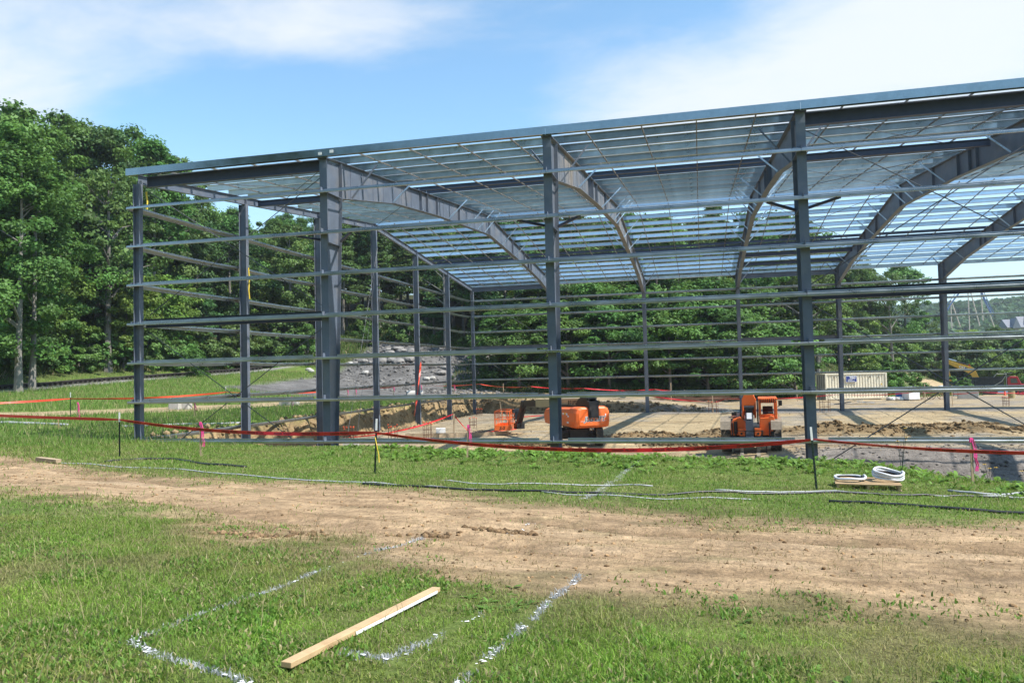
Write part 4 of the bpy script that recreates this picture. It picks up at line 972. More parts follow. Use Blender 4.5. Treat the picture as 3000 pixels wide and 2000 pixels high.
blades('undergrowth', x, y, .25+.6*grng.random(len(x)), .06+.09*grng.random(len(x)), .6, gcol(x, y, (.09, .18, .03), (.15, .19, .05), 10), 'rough grass and weeds of the scrub slope', seg=1)
# broad-leaved weeds on the bank and in the lawn
def weeds(name, x, y, nl, size, col, label, up=.9):
    n = len(x); X = np.repeat(x, nl); Y = np.repeat(y, nl); m = n*nl; z = np.repeat(height(x, y), nl)
    a = grng.random(m)*2*PI; s = np.repeat(size, nl)*(.6+.7*grng.random(m)); el = up*(.35+.9*grng.random(m))
    d = np.stack([np.cos(a)*np.cos(el), np.sin(a)*np.cos(el), np.sin(el)], 1); sd2 = np.stack([-np.sin(a), np.cos(a), np.zeros(m)], 1)
    b = np.stack([X, Y, z], 1); bend = np.stack([np.cos(a), np.sin(a), -.6*np.ones(m)], 1)
    V = np.empty((m, 6, 3)); w = s[:, None]*.17
    V[:, 0] = b; V[:, 1] = b+d*s[:, None]*.45+sd2*w; V[:, 2] = b+d*s[:, None]*.85+bend*s[:, None]*.15+sd2*w*.9; V[:, 3] = b+d*s[:, None]*1.0+bend*s[:, None]*.32
    V[:, 4] = b+d*s[:, None]*.85+bend*s[:, None]*.15-sd2*w*.9; V[:, 5] = b+d*s[:, None]*.45-sd2*w
    i = np.arange(m)*6; F = np.concatenate([np.stack([i, i+1, i+5, i+5], 1)[:, :3], np.stack([i+1, i+2, i+5], 1), np.stack([i+2, i+4, i+5], 1), np.stack([i+2, i+3, i+4], 1)])
    c = np.repeat(np.array(col)[None]*(.7+.65*grng.random((n, 1))), nl, 0)*(.8+.4*grng.random((m, 1)))
    tag(ob(name, npmesh(name, V.reshape(-1, 3), F, M['blade'], np.repeat(c, 6, 0))), label, kind='stuff')
x = grng.uniform(8.5, 31, 5200); y = grng.uniform(-7.2, .2, 5200); e = pit_dist(x, y)
k = (e < .1) & (e > -4.4-1.4*fbm(x*.5, y*.5, 96)) & (grng.random(5200) < ss(-5.2, -.6, e)*ss(8, 13, x)*(.25+.75*ss(-.1, .15, fbm(x*.9, y*.9, 97)))+.03)
weeds('broadleaf_weeds', x[k], y[k], 8, .08+.13*grng.random(k.sum())**1.5, (.135, .25, .04), 'broad-leaved green weeds along the top of the bank')
x, y, d = wedge(7000, 3.0, 11); k = (grass_w(x, y)*ss(16.8, 19, x)*ss(.02, .2, fbm(x*1.1, y*1.1, 98)) > grng.random(7000)*.9); x, y = x[k], y[k]
weeds('broadleaf_weeds', x, y, 7, .03+.055*grng.random(len(x))**1.4, (.135, .25, .045), 'flat broad-leaved weeds in the front lawn', up=.5)
x, y, d = wedge(1500, 8, 20); k = (path_w(x, y) > .6); k2 = fbm(x*.8, y*1.5, 68)[k] > .03; x, y = x[k][k2][:230], y[k][k2][:230]
xx = np.repeat(x, 16)+grng.normal(0, .10, len(x)*16); yy = np.repeat(y, 16)+grng.normal(0, .05, len(x)*16)
blades('grass_tufts', xx, yy, .012+.03*grng.random(len(xx)), .007+.004*grng.random(len(xx)), 1.2, gcol(xx, yy, (.11, .15, .04), (.20, .18, .08), 12), 'sparse grass tufts growing in the dirt path', seg=1)
# clods and small stones on path and site
def stones(name, x, y, s, col, label, flat=.6, sink=.25):
    n = len(x); ico = np.array([(0, 0, 1), (.9, 0, .25), (.28, .85, .3), (-.72, .53, .2), (-.72, -.53, .28), (.28, -.85, .22), (.6, .5, -.5), (-.3, .6, -.55), (-.7, -.2, -.5), (.1, -.7, -.5)])
    fc = np.array([(0, 1, 2), (0, 2, 3), (0, 3, 4), (0, 4, 5), (0, 5, 1), (1, 6, 2), (2, 6, 7), (2, 7, 3), (3, 7, 8), (3, 8, 4), (4, 8, 9), (4, 9, 5), (5, 9, 1), (1, 9, 6)])
    a = grng.random(n)*2*PI; P = ico[None]*(1+.5*(grng.random((n, 10, 3))-.5)); P[:, :, 2] *= flat; ca, sa = np.cos(a)[:, None], np.sin(a)[:, None]
    X = P[:, :, 0]*ca-P[:, :, 1]*sa*.8; Y = P[:, :, 0]*sa+P[:, :, 1]*ca*.8
    V = np.stack([X*s[:, None]+x[:, None], Y*s[:, None]+y[:, None], P[:, :, 2]*s[:, None]+height(x, y)[:, None]+s[:, None]*(flat*.5-sink)], 2)
    F = (fc[None]+(np.arange(n)*10)[:, None, None]).reshape(-1, 3)
    c = np.repeat(np.array(col)[None]*(.45+1.1*grng.random((n, 1))), 10, 0)
    tag(ob(name, npmesh(name, V.reshape(-1, 3), F, M['ground'], c)), label, kind='stuff')
x, y, d = wedge(7000, 5, 22); k = path_w(x, y) > .5; x, y = x[k], y[k]; s = .008+.03*grng.random(len(x))**3
stones('dirt_clods', x, y, s, (.36, .23, .12), 'small clods of dirt lying on the path')
cl = np.array([(14.32, -15.35), (14.6, -15.3), (15.03, -15.05), (17.14, -14.11), (17.49, -14.12), (15.89, -14.69), (16.6, -14.5)]); i = grng.integers(0, 7, 260)
stones('dirt_clods', cl[i, 0]+grng.normal(0, .16, 260), cl[i, 1]+grng.normal(0, .07, 260), .02+.05*grng.random(260)**2, (.27, .175, .095), 'broken lumps of turned earth along the tyre rut')
sp = np.array(SPOIL); i = grng.integers(0, len(sp), 5200); t = grng.random(5200); x = sp[i, 0]+(sp[i, 2]-sp[i, 0])*t+grng.normal(0, .6, 5200)*sp[i, 4]; y = sp[i, 1]+(sp[i, 3]-sp[i, 1])*t+grng.normal(0, .6, 5200)*sp[i, 4]
stones('dirt_clods', x, y, .04+.12*grng.random(5200)**2, (.21, .14, .07), 'brown clods heaped along the spoil ridges')
x = grng.uniform(-19, 4, 6500); y = grng.uniform(42, 64, 6500); k = gravel_w(x, y)*ss(44, 49, y) > grng.random(6500); x, y = x[k], y[k]
stones('rubble', x, y, .04+.26*grng.random(len(x))**5, (.19, .18, .168), 'grey broken stone covering the rubble slope')
x = grng.uniform(23, 36, 2600); y = grng.uniform(-3, 10.5, 2600); k = pit_dist(x, y) > .1; x, y = x[k], y[k]
stones('rubble', x, y, .02+.09*grng.random(len(x))**3, (.25, .225, .2), 'loose grey shale on the side of the trench')
x = grng.uniform(0, 50, 2400); y = grng.uniform(2, 43, 2400); k = pit_dist(x, y) > .5; x, y = x[k], y[k]
stones('site_pebbles', x, y, .015+.06*grng.random(len(x))**3, (.36, .29, .19), 'scattered pebbles on the site floor')
# white marking paint: painted blades and a broken film on the soil
def paint_line(name, pts, width, nb, ns, h=.035, brk=-.12):
    P = np.array(pts); seg = np.linalg.norm(np.diff(P, axis=0), axis=1); c = np.concatenate([[0], np.cumsum(seg)])
    def along(n, w):
        t = grng.random(n)*c[-1]; i = np.clip(np.searchsorted(c, t)-1, 0, len(seg)-1); f = (t-c[i])/seg[i]; p = P[i]+(P[i+1]-P[i])*f[:, None]; dv = (P[i+1]-P[i])/seg[i][:, None]
        o = grng.normal(0, w, n); return p[:, 0]-dv[:, 1]*o, p[:, 1]+dv[:, 0]*o
    x, y = along(nb, width*.5); k = fbm(x*3, y*3, 60)+.5*fbm(x*9, y*9, 61) > brk; x, y = x[k], y[k]
    n = len(x); a = blades(name, x, y, h*(.3+.9*grng.random(n)), .005+.005*grng.random(n), 1.0, np.tile((.72, .73, .74), (n, 1))*(.42+.45*grng.random(n))[:, None], None, kind='structure')
    x, y = along(ns, width*.42); k = fbm(x*5, y*5, 63) > brk+.08; x, y = x[k], y[k]; n = len(x); ang = grng.random(n)*PI; s = .006+.012*grng.random(n)
    V = np.empty((n, 4, 3))
    for j, (u, v) in enumerate(((-1, -.6), (1, -.5), (.8, .6), (-.9, .5))):
        V[:, j, 0] = x+(u*np.cos(ang)-v*np.sin(ang))*s; V[:, j, 1] = y+(u*np.sin(ang)+v*np.cos(ang))*s; V[:, j, 2] = height(V[:, j, 0], V[:, j, 1])+.008+.004*grng.random(n)
    b = ob('paint_film', npmesh('paint_film', V.reshape(-1, 3), np.arange(n*4).reshape(-1, 4), M['lime_paint']), a); return a
paint_line('painted_line', LINES['a'][:5], .045, 1400, 80, .035, -.07)
paint_line('painted_line', LINES['a'][4:], .05, 480, 30)
paint_line('painted_line', LINES['b'], .045, 1150, 90, .035, -.14)
paint_line('painted_line', LINES['c'], .07, 650, 40, .035, -.06)
paint_line('painted_line', LINES['d'], .11, 900, 220, .05, -.08)
paint_line('painted_line', LINES['e'], .09, 10, 60)
x = np.concatenate([grng.uniform(-1.6, .6, 1500), grng.uniform(-1, 20, 1300)]); y = np.concatenate([grng.uniform(1, 44, 1500), grng.uniform(42, 44.5, 1300)]); d = pit_dist(x, y); k = (d > -.1) & (d < 1.3); x, y = x[k], y[k]
stones('wall_stones', x, y, .05+.16*grng.random(len(x))**2, (.33, .24, .135), 'ochre stones and clods in the cut earth wall', .7, .1)
x, y, d = wedge(9000, 6, 20); k = (grass_w(x, y) < .45) & (path_w(x, y) < .85); x, y = x[k], y[k]
stones('dirt_clods', x, y, .008+.02*grng.random(len(x))**2, (.26, .18, .10), 'crumbs of dark earth along the edges of the path')
# ------------------------------------------------------------------ machines
def wheel(parent, c, r, w, hub, axis='x', lug=14, rim_r=.5):
    """tyre with cleats and a dished rim; the rim is a sub-part"""
    m = MB(); p = [(r*.55, -w*.42), (r*.86, -w*.5), (r*.95, -w*.44), (r*.96, w*.44), (r*.86, w*.5), (r*.55, w*.42)]; m.lathe(p, 24, axis, c)
    for k in range(lug):
        for sgn in (-1, 1):
            a = 2*PI*(k+(.5 if sgn > 0 else 0))/lug; ca, sa = math.cos(a), math.sin(a); rr = r*.965
            R = (Matrix.Rotation(a, 3, 'X') if axis == 'x' else Matrix.Rotation(-a, 3, 'Y'))
            skew = Matrix.Rotation(sgn*.5, 3, 'Y' if axis == 'x' else 'X')
            if axis == 'x': m.box((c[0]+sgn*w*.24, c[1]+rr*ca, c[2]+rr*sa), (w*.5, r*.075, r*.10), rot=R @ Matrix.Rotation(sgn*.5, 3, 'Y').to_3x3() if False else R @ Matrix.Rotation(sgn*.45, 3, 'Y'))
            else: m.box((c[0]+rr*ca, c[1]+sgn*w*.24, c[2]-rr*sa*-1), (r*.075, w*.5, r*.10), rot=R)
    wl = part('wheel', m, M['rubber'], parent)
    h = MB(); h.lathe([(r*.56, -w*.40), (r*.5, -w*.3), (r*.2, -w*.22), (r*.2, w*.22), (r*.5, w*.3), (r*.56, w*.40)], 20, axis, c); part('rim', h, hub, wl); return wl
def lettering(s, size, mt, parent, loc, rot, shear=0, bold=.0, depth=.004, name='lettering', align='CENTER'):
    o = ob(name, text_mesh(s, size, mt, shear, bold, depth, align), parent, loc, rot); o['kind'] = 'stuff'; return o

# ---- boom lift: local +Y is the direction of the boom, +X its right side
def boom_lift(x, y, rz):
    t = thing('boom_lift', 'orange telescopic boom lift with its tail towards the grass and basket lowered', 'boom lift', (x, y, H(x, y)), rz)
    ch = MB(); ch.box((0, .1, .62), (1.0, 2.9, .42)); ch.box((0, -1.18, .58), (1.7, .34, .36)); ch.box((0, 1.3, .58), (1.7, .34, .36)); ch.box((0, -1.45, .62), (.9, .25, .5)); ch.lathe([(.55, .8), (.55, 1.02)], 20)
    for sx in (-1, 1): ch.tube([(sx*.3, -1.6, .55), (sx*.62, -1.62, .75), (sx*.75, -1.45, .6)], .02, 6)
    CH = -.36; part('chassis', ch, M['black'], t, bevel=.02).rotation_euler = (0, 0, CH)
    for sx in (-1, 1):
        for yy in (-1.2, 1.3): wheel(t, (sx*1.0, yy, .5), .5, .36, M['cream_dull'], 'x', 15).rotation_euler = (0, 0, CH)
    body = MB()
    prof = [(-1.0, 1.02), (-.86, .98), (.86, .98), (1.0, 1.02), (1.06, 1.3), (1.06, 1.75), (.96, 1.98), (.8, 2.06), (-.8, 2.06), (-.96, 1.98), (-1.06, 1.75), (-1.06, 1.3)]
    def loft(sections):
        V = []; n = len(prof)
        for yy, sx, z0, z1 in sections: V += [(px*sx, yy, z0+(pz-.98)/1.08*(z1-z0)) for px, pz in prof]
        F = [(i*n+k, i*n+(k+1) % n, (i+1)*n+(k+1) % n, (i+1)*n+k) for i in range(len(sections)-1) for k in range(n)]
        F += [tuple(range(n-1, -1, -1)), tuple((len(sections)-1)*n+k for k in range(n))]; return V, F
    body.add(*loft([(-1.95, .74, 1.06, 1.86), (-1.88, .86, .96, 1.94), (-1.72, .90, .93, 1.96), (-1.2, .91, .93, 1.96), (-1.18, .905, .95, 1.92), (1.3, .88, .98, 1.84), (1.75, .86, 1.0, 1.78), (1.8, .8, 1.06, 1.7)]))
    part('counterweight_hood', body, M['orange'], t, bevel=.02)
    sl = MB(); sl.box((0, .0, 1.93), (.6, 2.6, .1)); part('turntable_slot', sl, M['black'], t)
    for zz in (1.27,):
        g = MB(); g.box((0, -1.955, zz), (1.4, .012, .014)); part('panel_line', g, M['white'], t)
    # boom pivot head over the tail
    pv = MB(); pv.prism([(-1.99, 1.42), (-1.78, 1.42), (-1.6, 1.98), (-.6, 2.0), (-.75, 2.22), (-1.15, 2.40), (-1.62, 2.38), (-2.02, 2.2)], -.27, -.20); pv.prism([(-1.99, 1.42), (-1.78, 1.42), (-1.6, 1.98), (-.6, 2.0), (-.75, 2.22), (-1.15, 2.40), (-1.62, 2.38), (-2.02, 2.2)], .20, .27)
    pv.box((0, -2.0, 1.83), (.5, .05, .8)); pv.box((0, -1.5, 2.36), (.5, .75, .07)); pv.box((0, -2.04, 1.62), (.38, .04, .34)); part('boom_pivot', pv, M['black'], t)
    b = MB(); b.bar((0, -1.2, 2.14), (0, 4.4, 1.94), .40, .42); part('main_boom', b, M['tan'], t)
    for sx in (-1, 1):
        g = lettering('JLG LIFT', .26, M['black_print'], t, (sx*.207, -.1, 2.11), (PI/2, .03*sx, sx*PI/2), .2, .006, .003)
    b = MB(); b.bar((0, 4.1, 1.95), (0, 6.2, 1.87), .30, .32); b.bar((0, 6.1, 1.88), (0, 6.75, 1.92), .2, .2); part('fly_boom', b, M['black'], t)
    b = MB(); b.bar((-.09, 6.45, 1.96), (-.09, 7.45, .52), .09, .26); b.bar((.09, 6.45, 1.96), (.09, 7.45, .52), .09, .26); b.bar((0, 6.25, 1.7), (0, 7.1, .45), .07, .07); b.box((0, 7.3, .5), (.5, .5, .32)); b.tube([(.2, 7.2, 1.5), (.3, 7.4, 1.1), (.15, 7.5, .8), (.3, 7.45, .6)], .025, 6); b.tube([(-.2, 7.2, 1.4), (-.3, 7.45, 1.0), (-.1, 7.5, .7)], .025, 6); part('jib', b, M['black'], t)
    BR = 1.05; BC = Vector((-.62, 8.05, 0)); n0 = len(t.children)
    # basket: floor tray, rails, control box
    fl = MB(); fl.box((0, 8.15, .33), (2.2, .92, .07)); fl.box((0, 7.72, .45), (2.2, .04, .3)); fl.box((0, 8.6, .45), (2.2, .04, .3)); fl.box((-1.09, 8.15, .45), (.04, .92, .3)); fl.box((1.09, 8.15, .45), (.04, .92, .3)); part('basket_floor', fl, M['orange'], t)
    rl = MB()
    for zz in (1.42, .95):
        rl.tube([(-1.08, 7.72, zz), (1.08, 7.72, zz), (1.08, 8.6, zz), (-1.08, 8.6, zz), (-1.08, 7.72, zz)], .024, 6)
    for px in (-1.08, -.72, -.1, .4, 1.08):
        for py in (7.72, 8.6): rl.tube([(px, py, .35), (px, py, 1.42)], .022, 6)
    for py in (8.15,):
        for px in (-1.08, 1.08): rl.tube([(px, py, .35), (px, py, 1.42)], .022, 6)
    part('basket_rail', rl, M['orange'], t)
    k = MB(); k.box((.1, 7.86, 1.36), (.55, .3, .22)); k.box((.1, 7.82, 1.05), (.3, .16, .4)); part('control_box', k, M['slate'], t)
    k = MB(); k.box((-.45, 7.8, .75), (.34, .12, .42)); part('manual_box', k, M['orange'], t)
    for sx in (-1, 1): lettering('JLG', .22, M['black_print'], t, (-1.113, 8.15, .44) if sx < 0 else (1.113, 8.15, .44), (PI/2, 0, sx*PI/2), .2, .005, .002)
    lettering('JLG', .22, M['black_print'], t, (-.6, 7.698, .45), (PI/2, 0, 0), .2, .005, .002)
    for o in t.children:
        if o.name.split('.')[0] in ('basket_floor', 'basket_rail', 'manual_box') or (o.name.startswith('lettering') and o.location.y > 5):
            R = Matrix.Rotation(BR, 4, 'Z'); o.matrix_basis = Matrix.Translation(BC) @ R @ Matrix.Translation((0, -8.15, 0)) @ o.matrix_basis
    # tail lettering with a pale edge, stickers
    o = lettering('JLG LIFT', .31, M['white_print'], t, (.06, -1.957, 1.36), (PI/2, 0, 0), .22, .022, .001); o2 = lettering('JLG LIFT', .31, M['black_print'], t, (.06, -1.961, 1.36), (PI/2, 0, 0), .22, .006, .001)
    for (px, pz, w, h, mt) in ((.08, 1.62, .12, .07, 'red_print'), (.21, 1.62, .10, .07, 'yellow_print'), (.16, 1.09, .16, .05, 'white_print'), (.16, 1.18, .16, .05, 'white_print'), (.66, 1.56, .06, .08, 'white_print')):
        s = MB(); s.box((px, -1.958 if pz > 1.2 else -1.93, pz), (w, .012, h)); part('sticker', s, M[mt], t)
    for (py, pz, w, h, mt) in ((-1.0, 1.6, .16, .1, 'white_print'), (-.8, 1.62, .1, .1, 'yellow_print'), (-1.15, 1.5, .12, .08, 'white_print'), (-.6, 1.6, .12, .09, 'white_print'), (-1.1, 1.2, .2, .08, 'white_print')):
        s = MB(); s.box((-.972, py, pz), (.012, w, h)); part('sticker', s, M[mt], t)
    return t
boom_lift(13.5, 14.9, math.atan2(.59, .80))

# ---- telehandler facing the grass: local -Y is its front
def telehandler(x, y, rz):
    t = thing('telehandler', 'orange telescopic forklift facing the grass with forks on the ground', 'telehandler', (x, y, H(x, y)), rz)
    c = MB(); c.box((0, .9, .72), (.95, 4.6, .42)); c.box((0, -.85, .58), (1.75, .32, .3)); c.box((0, 2.4, .58), (1.75, .32, .3)); part('chassis', c, M['black'], t)
    for sx in (-1, 1):
        for yy in (-.85, 2.4): wheel(t, (sx*1.0, yy, .58), .6, .42, M['mud'], 'x', 13)
        f = MB(); f.prism([(-1.62, .98), (-1.45, 1.30), (-1.05, 1.46), (-.55, 1.46), (-.55, 1.40), (-1.03, 1.40), (-1.40, 1.26), (-1.56, .98)], sx*.80 if sx > 0 else -1.22, 1.22 if sx > 0 else -.80); part('fender', f, M['mud'], t)
        f = MB(); f.prism([(-1.5, .72), (-1.43, 1.24), (-1.0, 1.39), (-.5, 1.39), (-.5, .72)], sx*.74-.02, sx*.74+.02); part('fender_plate', f, M['black'], t)
    # engine hood on its right (left in view), cab on the other side
    h = MB(); h.prism([(-.84, .72), (-.84, 1.12), (-.72, 1.38), (-.42, 1.48), (-.20, 1.30), (-.16, .72)], -1.35, 1.9, 'y'); part('engine_hood', h, M['orange'], t, bevel=.03)
    h = MB(); h.box((-.62, .2, 1.46), (.34, 2.2, .05)); part('hood_top', h, M['orange_skylit'], t)
    m = MB(); m.tube([(-.6, -1.4, .8), (-.6, -1.4, 1.3)], .07, 8); m.tube([(-.6, -1.4, .65), (-.6, -1.4, .8)], .035, 8); part('tilt_cylinder', m, M['black'], t)
    cw = MB(); cw.prism([(.36, .72), (.36, 1.45), (.72, 1.47), (.80, 1.55), (.95, 1.5), (.96, 1.2), (.84, .72)], -1.32, .6, 'y'); part('cab_cowl', cw, M['orange'], t, bevel=.03)
    cb = MB()
    for px, py in ((.39, -1.2), (1.03, -1.2), (.39, .5), (1.03, .5)): cb.bar((px, py, 1.4), (px, py, 2.14), .09, .09)
    cb.box((.71, -.35, 2.22), (.76, 1.84, .08)); cb.box((.71, -1.2, 2.1), (.56, .06, .09)); cb.box((.71, -1.2, 1.55), (.62, .07, .1)); cb.box((.39, -.35, 1.6), (.05, 1.7, .25)); cb.box((1.03, -.35, 1.6), (.05, 1.7, .25))
    part('cab_frame', cb, M['orange'], t, bevel=.015)
    for k in range(8):
        g = MB(); g.box((.45+k*.075, -1.3, 2.16), (.032, .04, .15), rot=(.5, 0, 0)); part('roof_bar', g, M['orange'], t)
    g = MB(); g.box((.71, -1.265, 2.15), (.62, .02, .16)); part('roof_screen', g, M['black'], t)
    s = MB(); s.box((.72, .12, 1.55), (.42, .14, .62)); s.box((.72, -.1, 1.3), (.45, .5, .12)); part('seat', s, M['black'], t); s = MB(); s.box((.72, -.95, 1.5), (.4, .14, .3)); part('dashboard', s, M['black'], t); s = MB(); s.tube([(.72, -.75, 1.35), (.72, -.85, 1.625)], .03, 6); s.lathe([(.16, 0), (.19, .02), (.16, .04)], 16, 'z', (.72, -.86, 1.62)); part('steering_wheel', s, M['black'], t)
    # boom seen end-on
    b = MB(); b.bar((-.045, 2.9, 2.12), (-.045, -.95, 1.78), .46, .50); part('boom', b, M['orange'], t, bevel=.03)
    b = MB(); b.bar((-.045, 2.6, 2.39), (-.045, -.7, 2.09), .30, .03); part('boom_top', b, M['orange_skylit'], t)  # boom top strip in the paler orange with painted sky light
    b = MB(); b.prism([(-.33, 1.42), (-.33, 2.2), (-.22, 2.44), (.13, 2.44), (.24, 2.2), (.24, 1.42), (.16, 1.42), (.16, 1.95), (-.25, 1.95), (-.25, 1.42)], -1.05, -.75, 'y'); part('boom_collar', b, M['orange'], t, bevel=.02)
    b = MB(); b.bar((-.045, -.8, 1.8), (-.045, -1.45, 1.5), .26, .3); b.box((-.045, -1.5, 1.8), (.3, .24, .24)); b.lathe([(.09, -.2), (.09, .2)], 12, 'x', (-.045, -1.55, 1.88)); b.bar((-.40, -.6, 1.35), (-.40, .6, 2.0), .06, .5); b.bar((.30, -.6, 1.35), (.30, .6, 2.0), .06, .5); part('boom_nose', b, M['black'], t)
    b = MB(); b.bar((-.045, -1.52, 1.74), (-.045, -1.86, .62), .30, .14); part('fork_head', b, M['slate'], t)
    s = MB(); s.box((-.045, -1.668, 1.55), (.20, .012, .26), rot=(-.295, 0, 0)); part('warning_label', s, M['white_print'], t)
    for sx in (-1, 1):
        l = MB(); l.prism([(.62, .72), (.62, 1.02), (.42, 1.02), (.36, .72)] if False else [(sx*.20-.045, .72), (sx*.20-.045, 1.02), (sx*.45-.045, 1.02), (sx*.45-.045, .80), (sx*.40-.045, .72)], -1.62, -1.35, 'y'); part('front_bracket', l, M['orange'], t)
        l = MB(); l.lathe([(.045, -.01), (.045, .01)], 12, 'y', (sx*.33-.045, -1.628, .82)); part('lamp', l, M['black'], t)
    r = MB(); r.box((-.045, -1.9, .95), (1.05, .02, .025)); r.box((-.045, -1.95, .42), (1.3, .05, .09)); r.box((-.045, -1.95, .12), (1.3, .05, .09))
    for px in (-.68, -.3, .21, .59): r.box((px, -1.95, .33), (.05, .05, .55))
    part('fork_carriage', r, M['black'], t)
    for px in (-.37, .27):
        f = MB(); f.box((px, -1.99, .34), (.14, .05, .62)); f.box((px, -2.6, .06), (.14, 1.25, .045)); part('fork', f, M['mud'], t)
    for (px, pz, py) in ((-.66, 1.6, -1.1), (1.2, 2.05, -1.15)):
        q = MB(); q.box((px, py, pz), (.2, .06, .14) if px < 0 else (.15, .06, .22)); q.bar((px, py+.04, pz-.1), (px*.85, py+.1, pz-.2), .03); part('mirror', q, M['black'], t, bevel=.02)
    q = MB(); q.tube([(-.37, .6, 2.3), (-.37, .6, 2.5)], .015, 6); q.tube([(.28, .6, 2.3), (.28, .6, 2.62)], .015, 6); part('hose_post', q, M['mud'], t)
    return t
telehandler(21.8, 11.2, -.06)

# ---- shipping container with its sign
def container(x, y, rz):
    t = thing('shipping_container', 'cream shipping container with a blue rental sign on its ribbed side', 'shipping container', (x, y, H(x, y)+.02), rz)
    L_, Wd, Hh = 6.06, 2.44, 2.59; fr = MB()
    for px in (.07, L_-.07):
        for py in (.07, Wd-.07): fr.box((px, py, Hh/2), (.14, .14, Hh))
    for py in (.05, Wd-.05):
        fr.box((L_/2, py, Hh-.06), (L_-.3, .08, .12)); fr.box((L_/2, py, .12), (L_-.3, .08, .16))
    for px in (.05, L_-.05): fr.box((px, Wd/2, Hh-.06), (.08, Wd-.3, .12)); fr.box((px, Wd/2, .12), (.08, Wd-.3, .16))
    part('frame', fr, M['cream'], t)
    for py, s in ((.06, -1), (Wd-.06, 1)):
        w = MB(); n = 21; pit = (L_-.28)/n; pts = []
        for k in range(n):
            x0 = .14+k*pit; pts += [(x0, 0), (x0+pit*.36, 0), (x0+pit*.5, .045), (x0+pit*.86, .045)]
        pts.append((L_-.14, 0)); w.profile([(a, -b*s) for a, b in pts], .004, (0, py, .2), (0, py, Hh-.12), (1, 0, 0), (0, 1, 0)); part('ribbed_wall', w, M['cream'], t)
    r = MB(); r.box((L_/2, Wd/2, Hh-.03), (L_-.2, Wd-.2, .04)); part('roof', r, M['cream'], t)
    for k in range(2):
        d = MB(); d.box((.02, .14+.54+k*1.08, Hh/2), (.05, 1.06, Hh-.36)); dd = part('door', d, M['cream_dull'], t)
        for o in (.25, .8):
            q = MB(); q.tube([(-.03, .14+o+k*1.08, .2), (-.03, .14+o+k*1.08, Hh-.2)], .02, 6); part('lock_rod', q, M['slate'], dd)
    bk = MB(); bk.box((L_-.05, Wd/2, Hh/2), (.04, Wd-.28, Hh-.36)); part('end_wall', bk, M['cream'], t)
    s = MB(); s.box((2.55, -.012, 2.02), (1.10, .02, .62)); sg = part('sign', s, M['white_print'], t)
    s = MB(); s.box((2.55, -.026, 2.02), (1.02, .012, .54)); part('sign_face', s, M['blue_sign'], sg)
    lettering('TEG', .33, M['white_print'], sg, (2.63, -.036, 2.13), (PI/2, 0, 0), .25, .012, .002)
    lettering('LEASING', .115, M['white_print'], sg, (2.42, -.036, 1.945), (PI/2, 0, 0), .2, .004, .002)
    lettering('866-666-RENT', .115, M['white_print'], sg, (2.55, -.036, 1.815), (PI/2, 0, 0), 0, .004, .002)
    for px in (.9, 4.4, 5.25):
        v = MB(); v.box((px, .02, 2.2), (.09, .05, .16)); part('vent', v, M['mud'], t)
    v = MB(); v.box((5.5, .02, 1.45), (.1, .03, .12)); part('sticker', v, M['yellow_print'], t)
    return t
container(31.7, 57.9, .22)

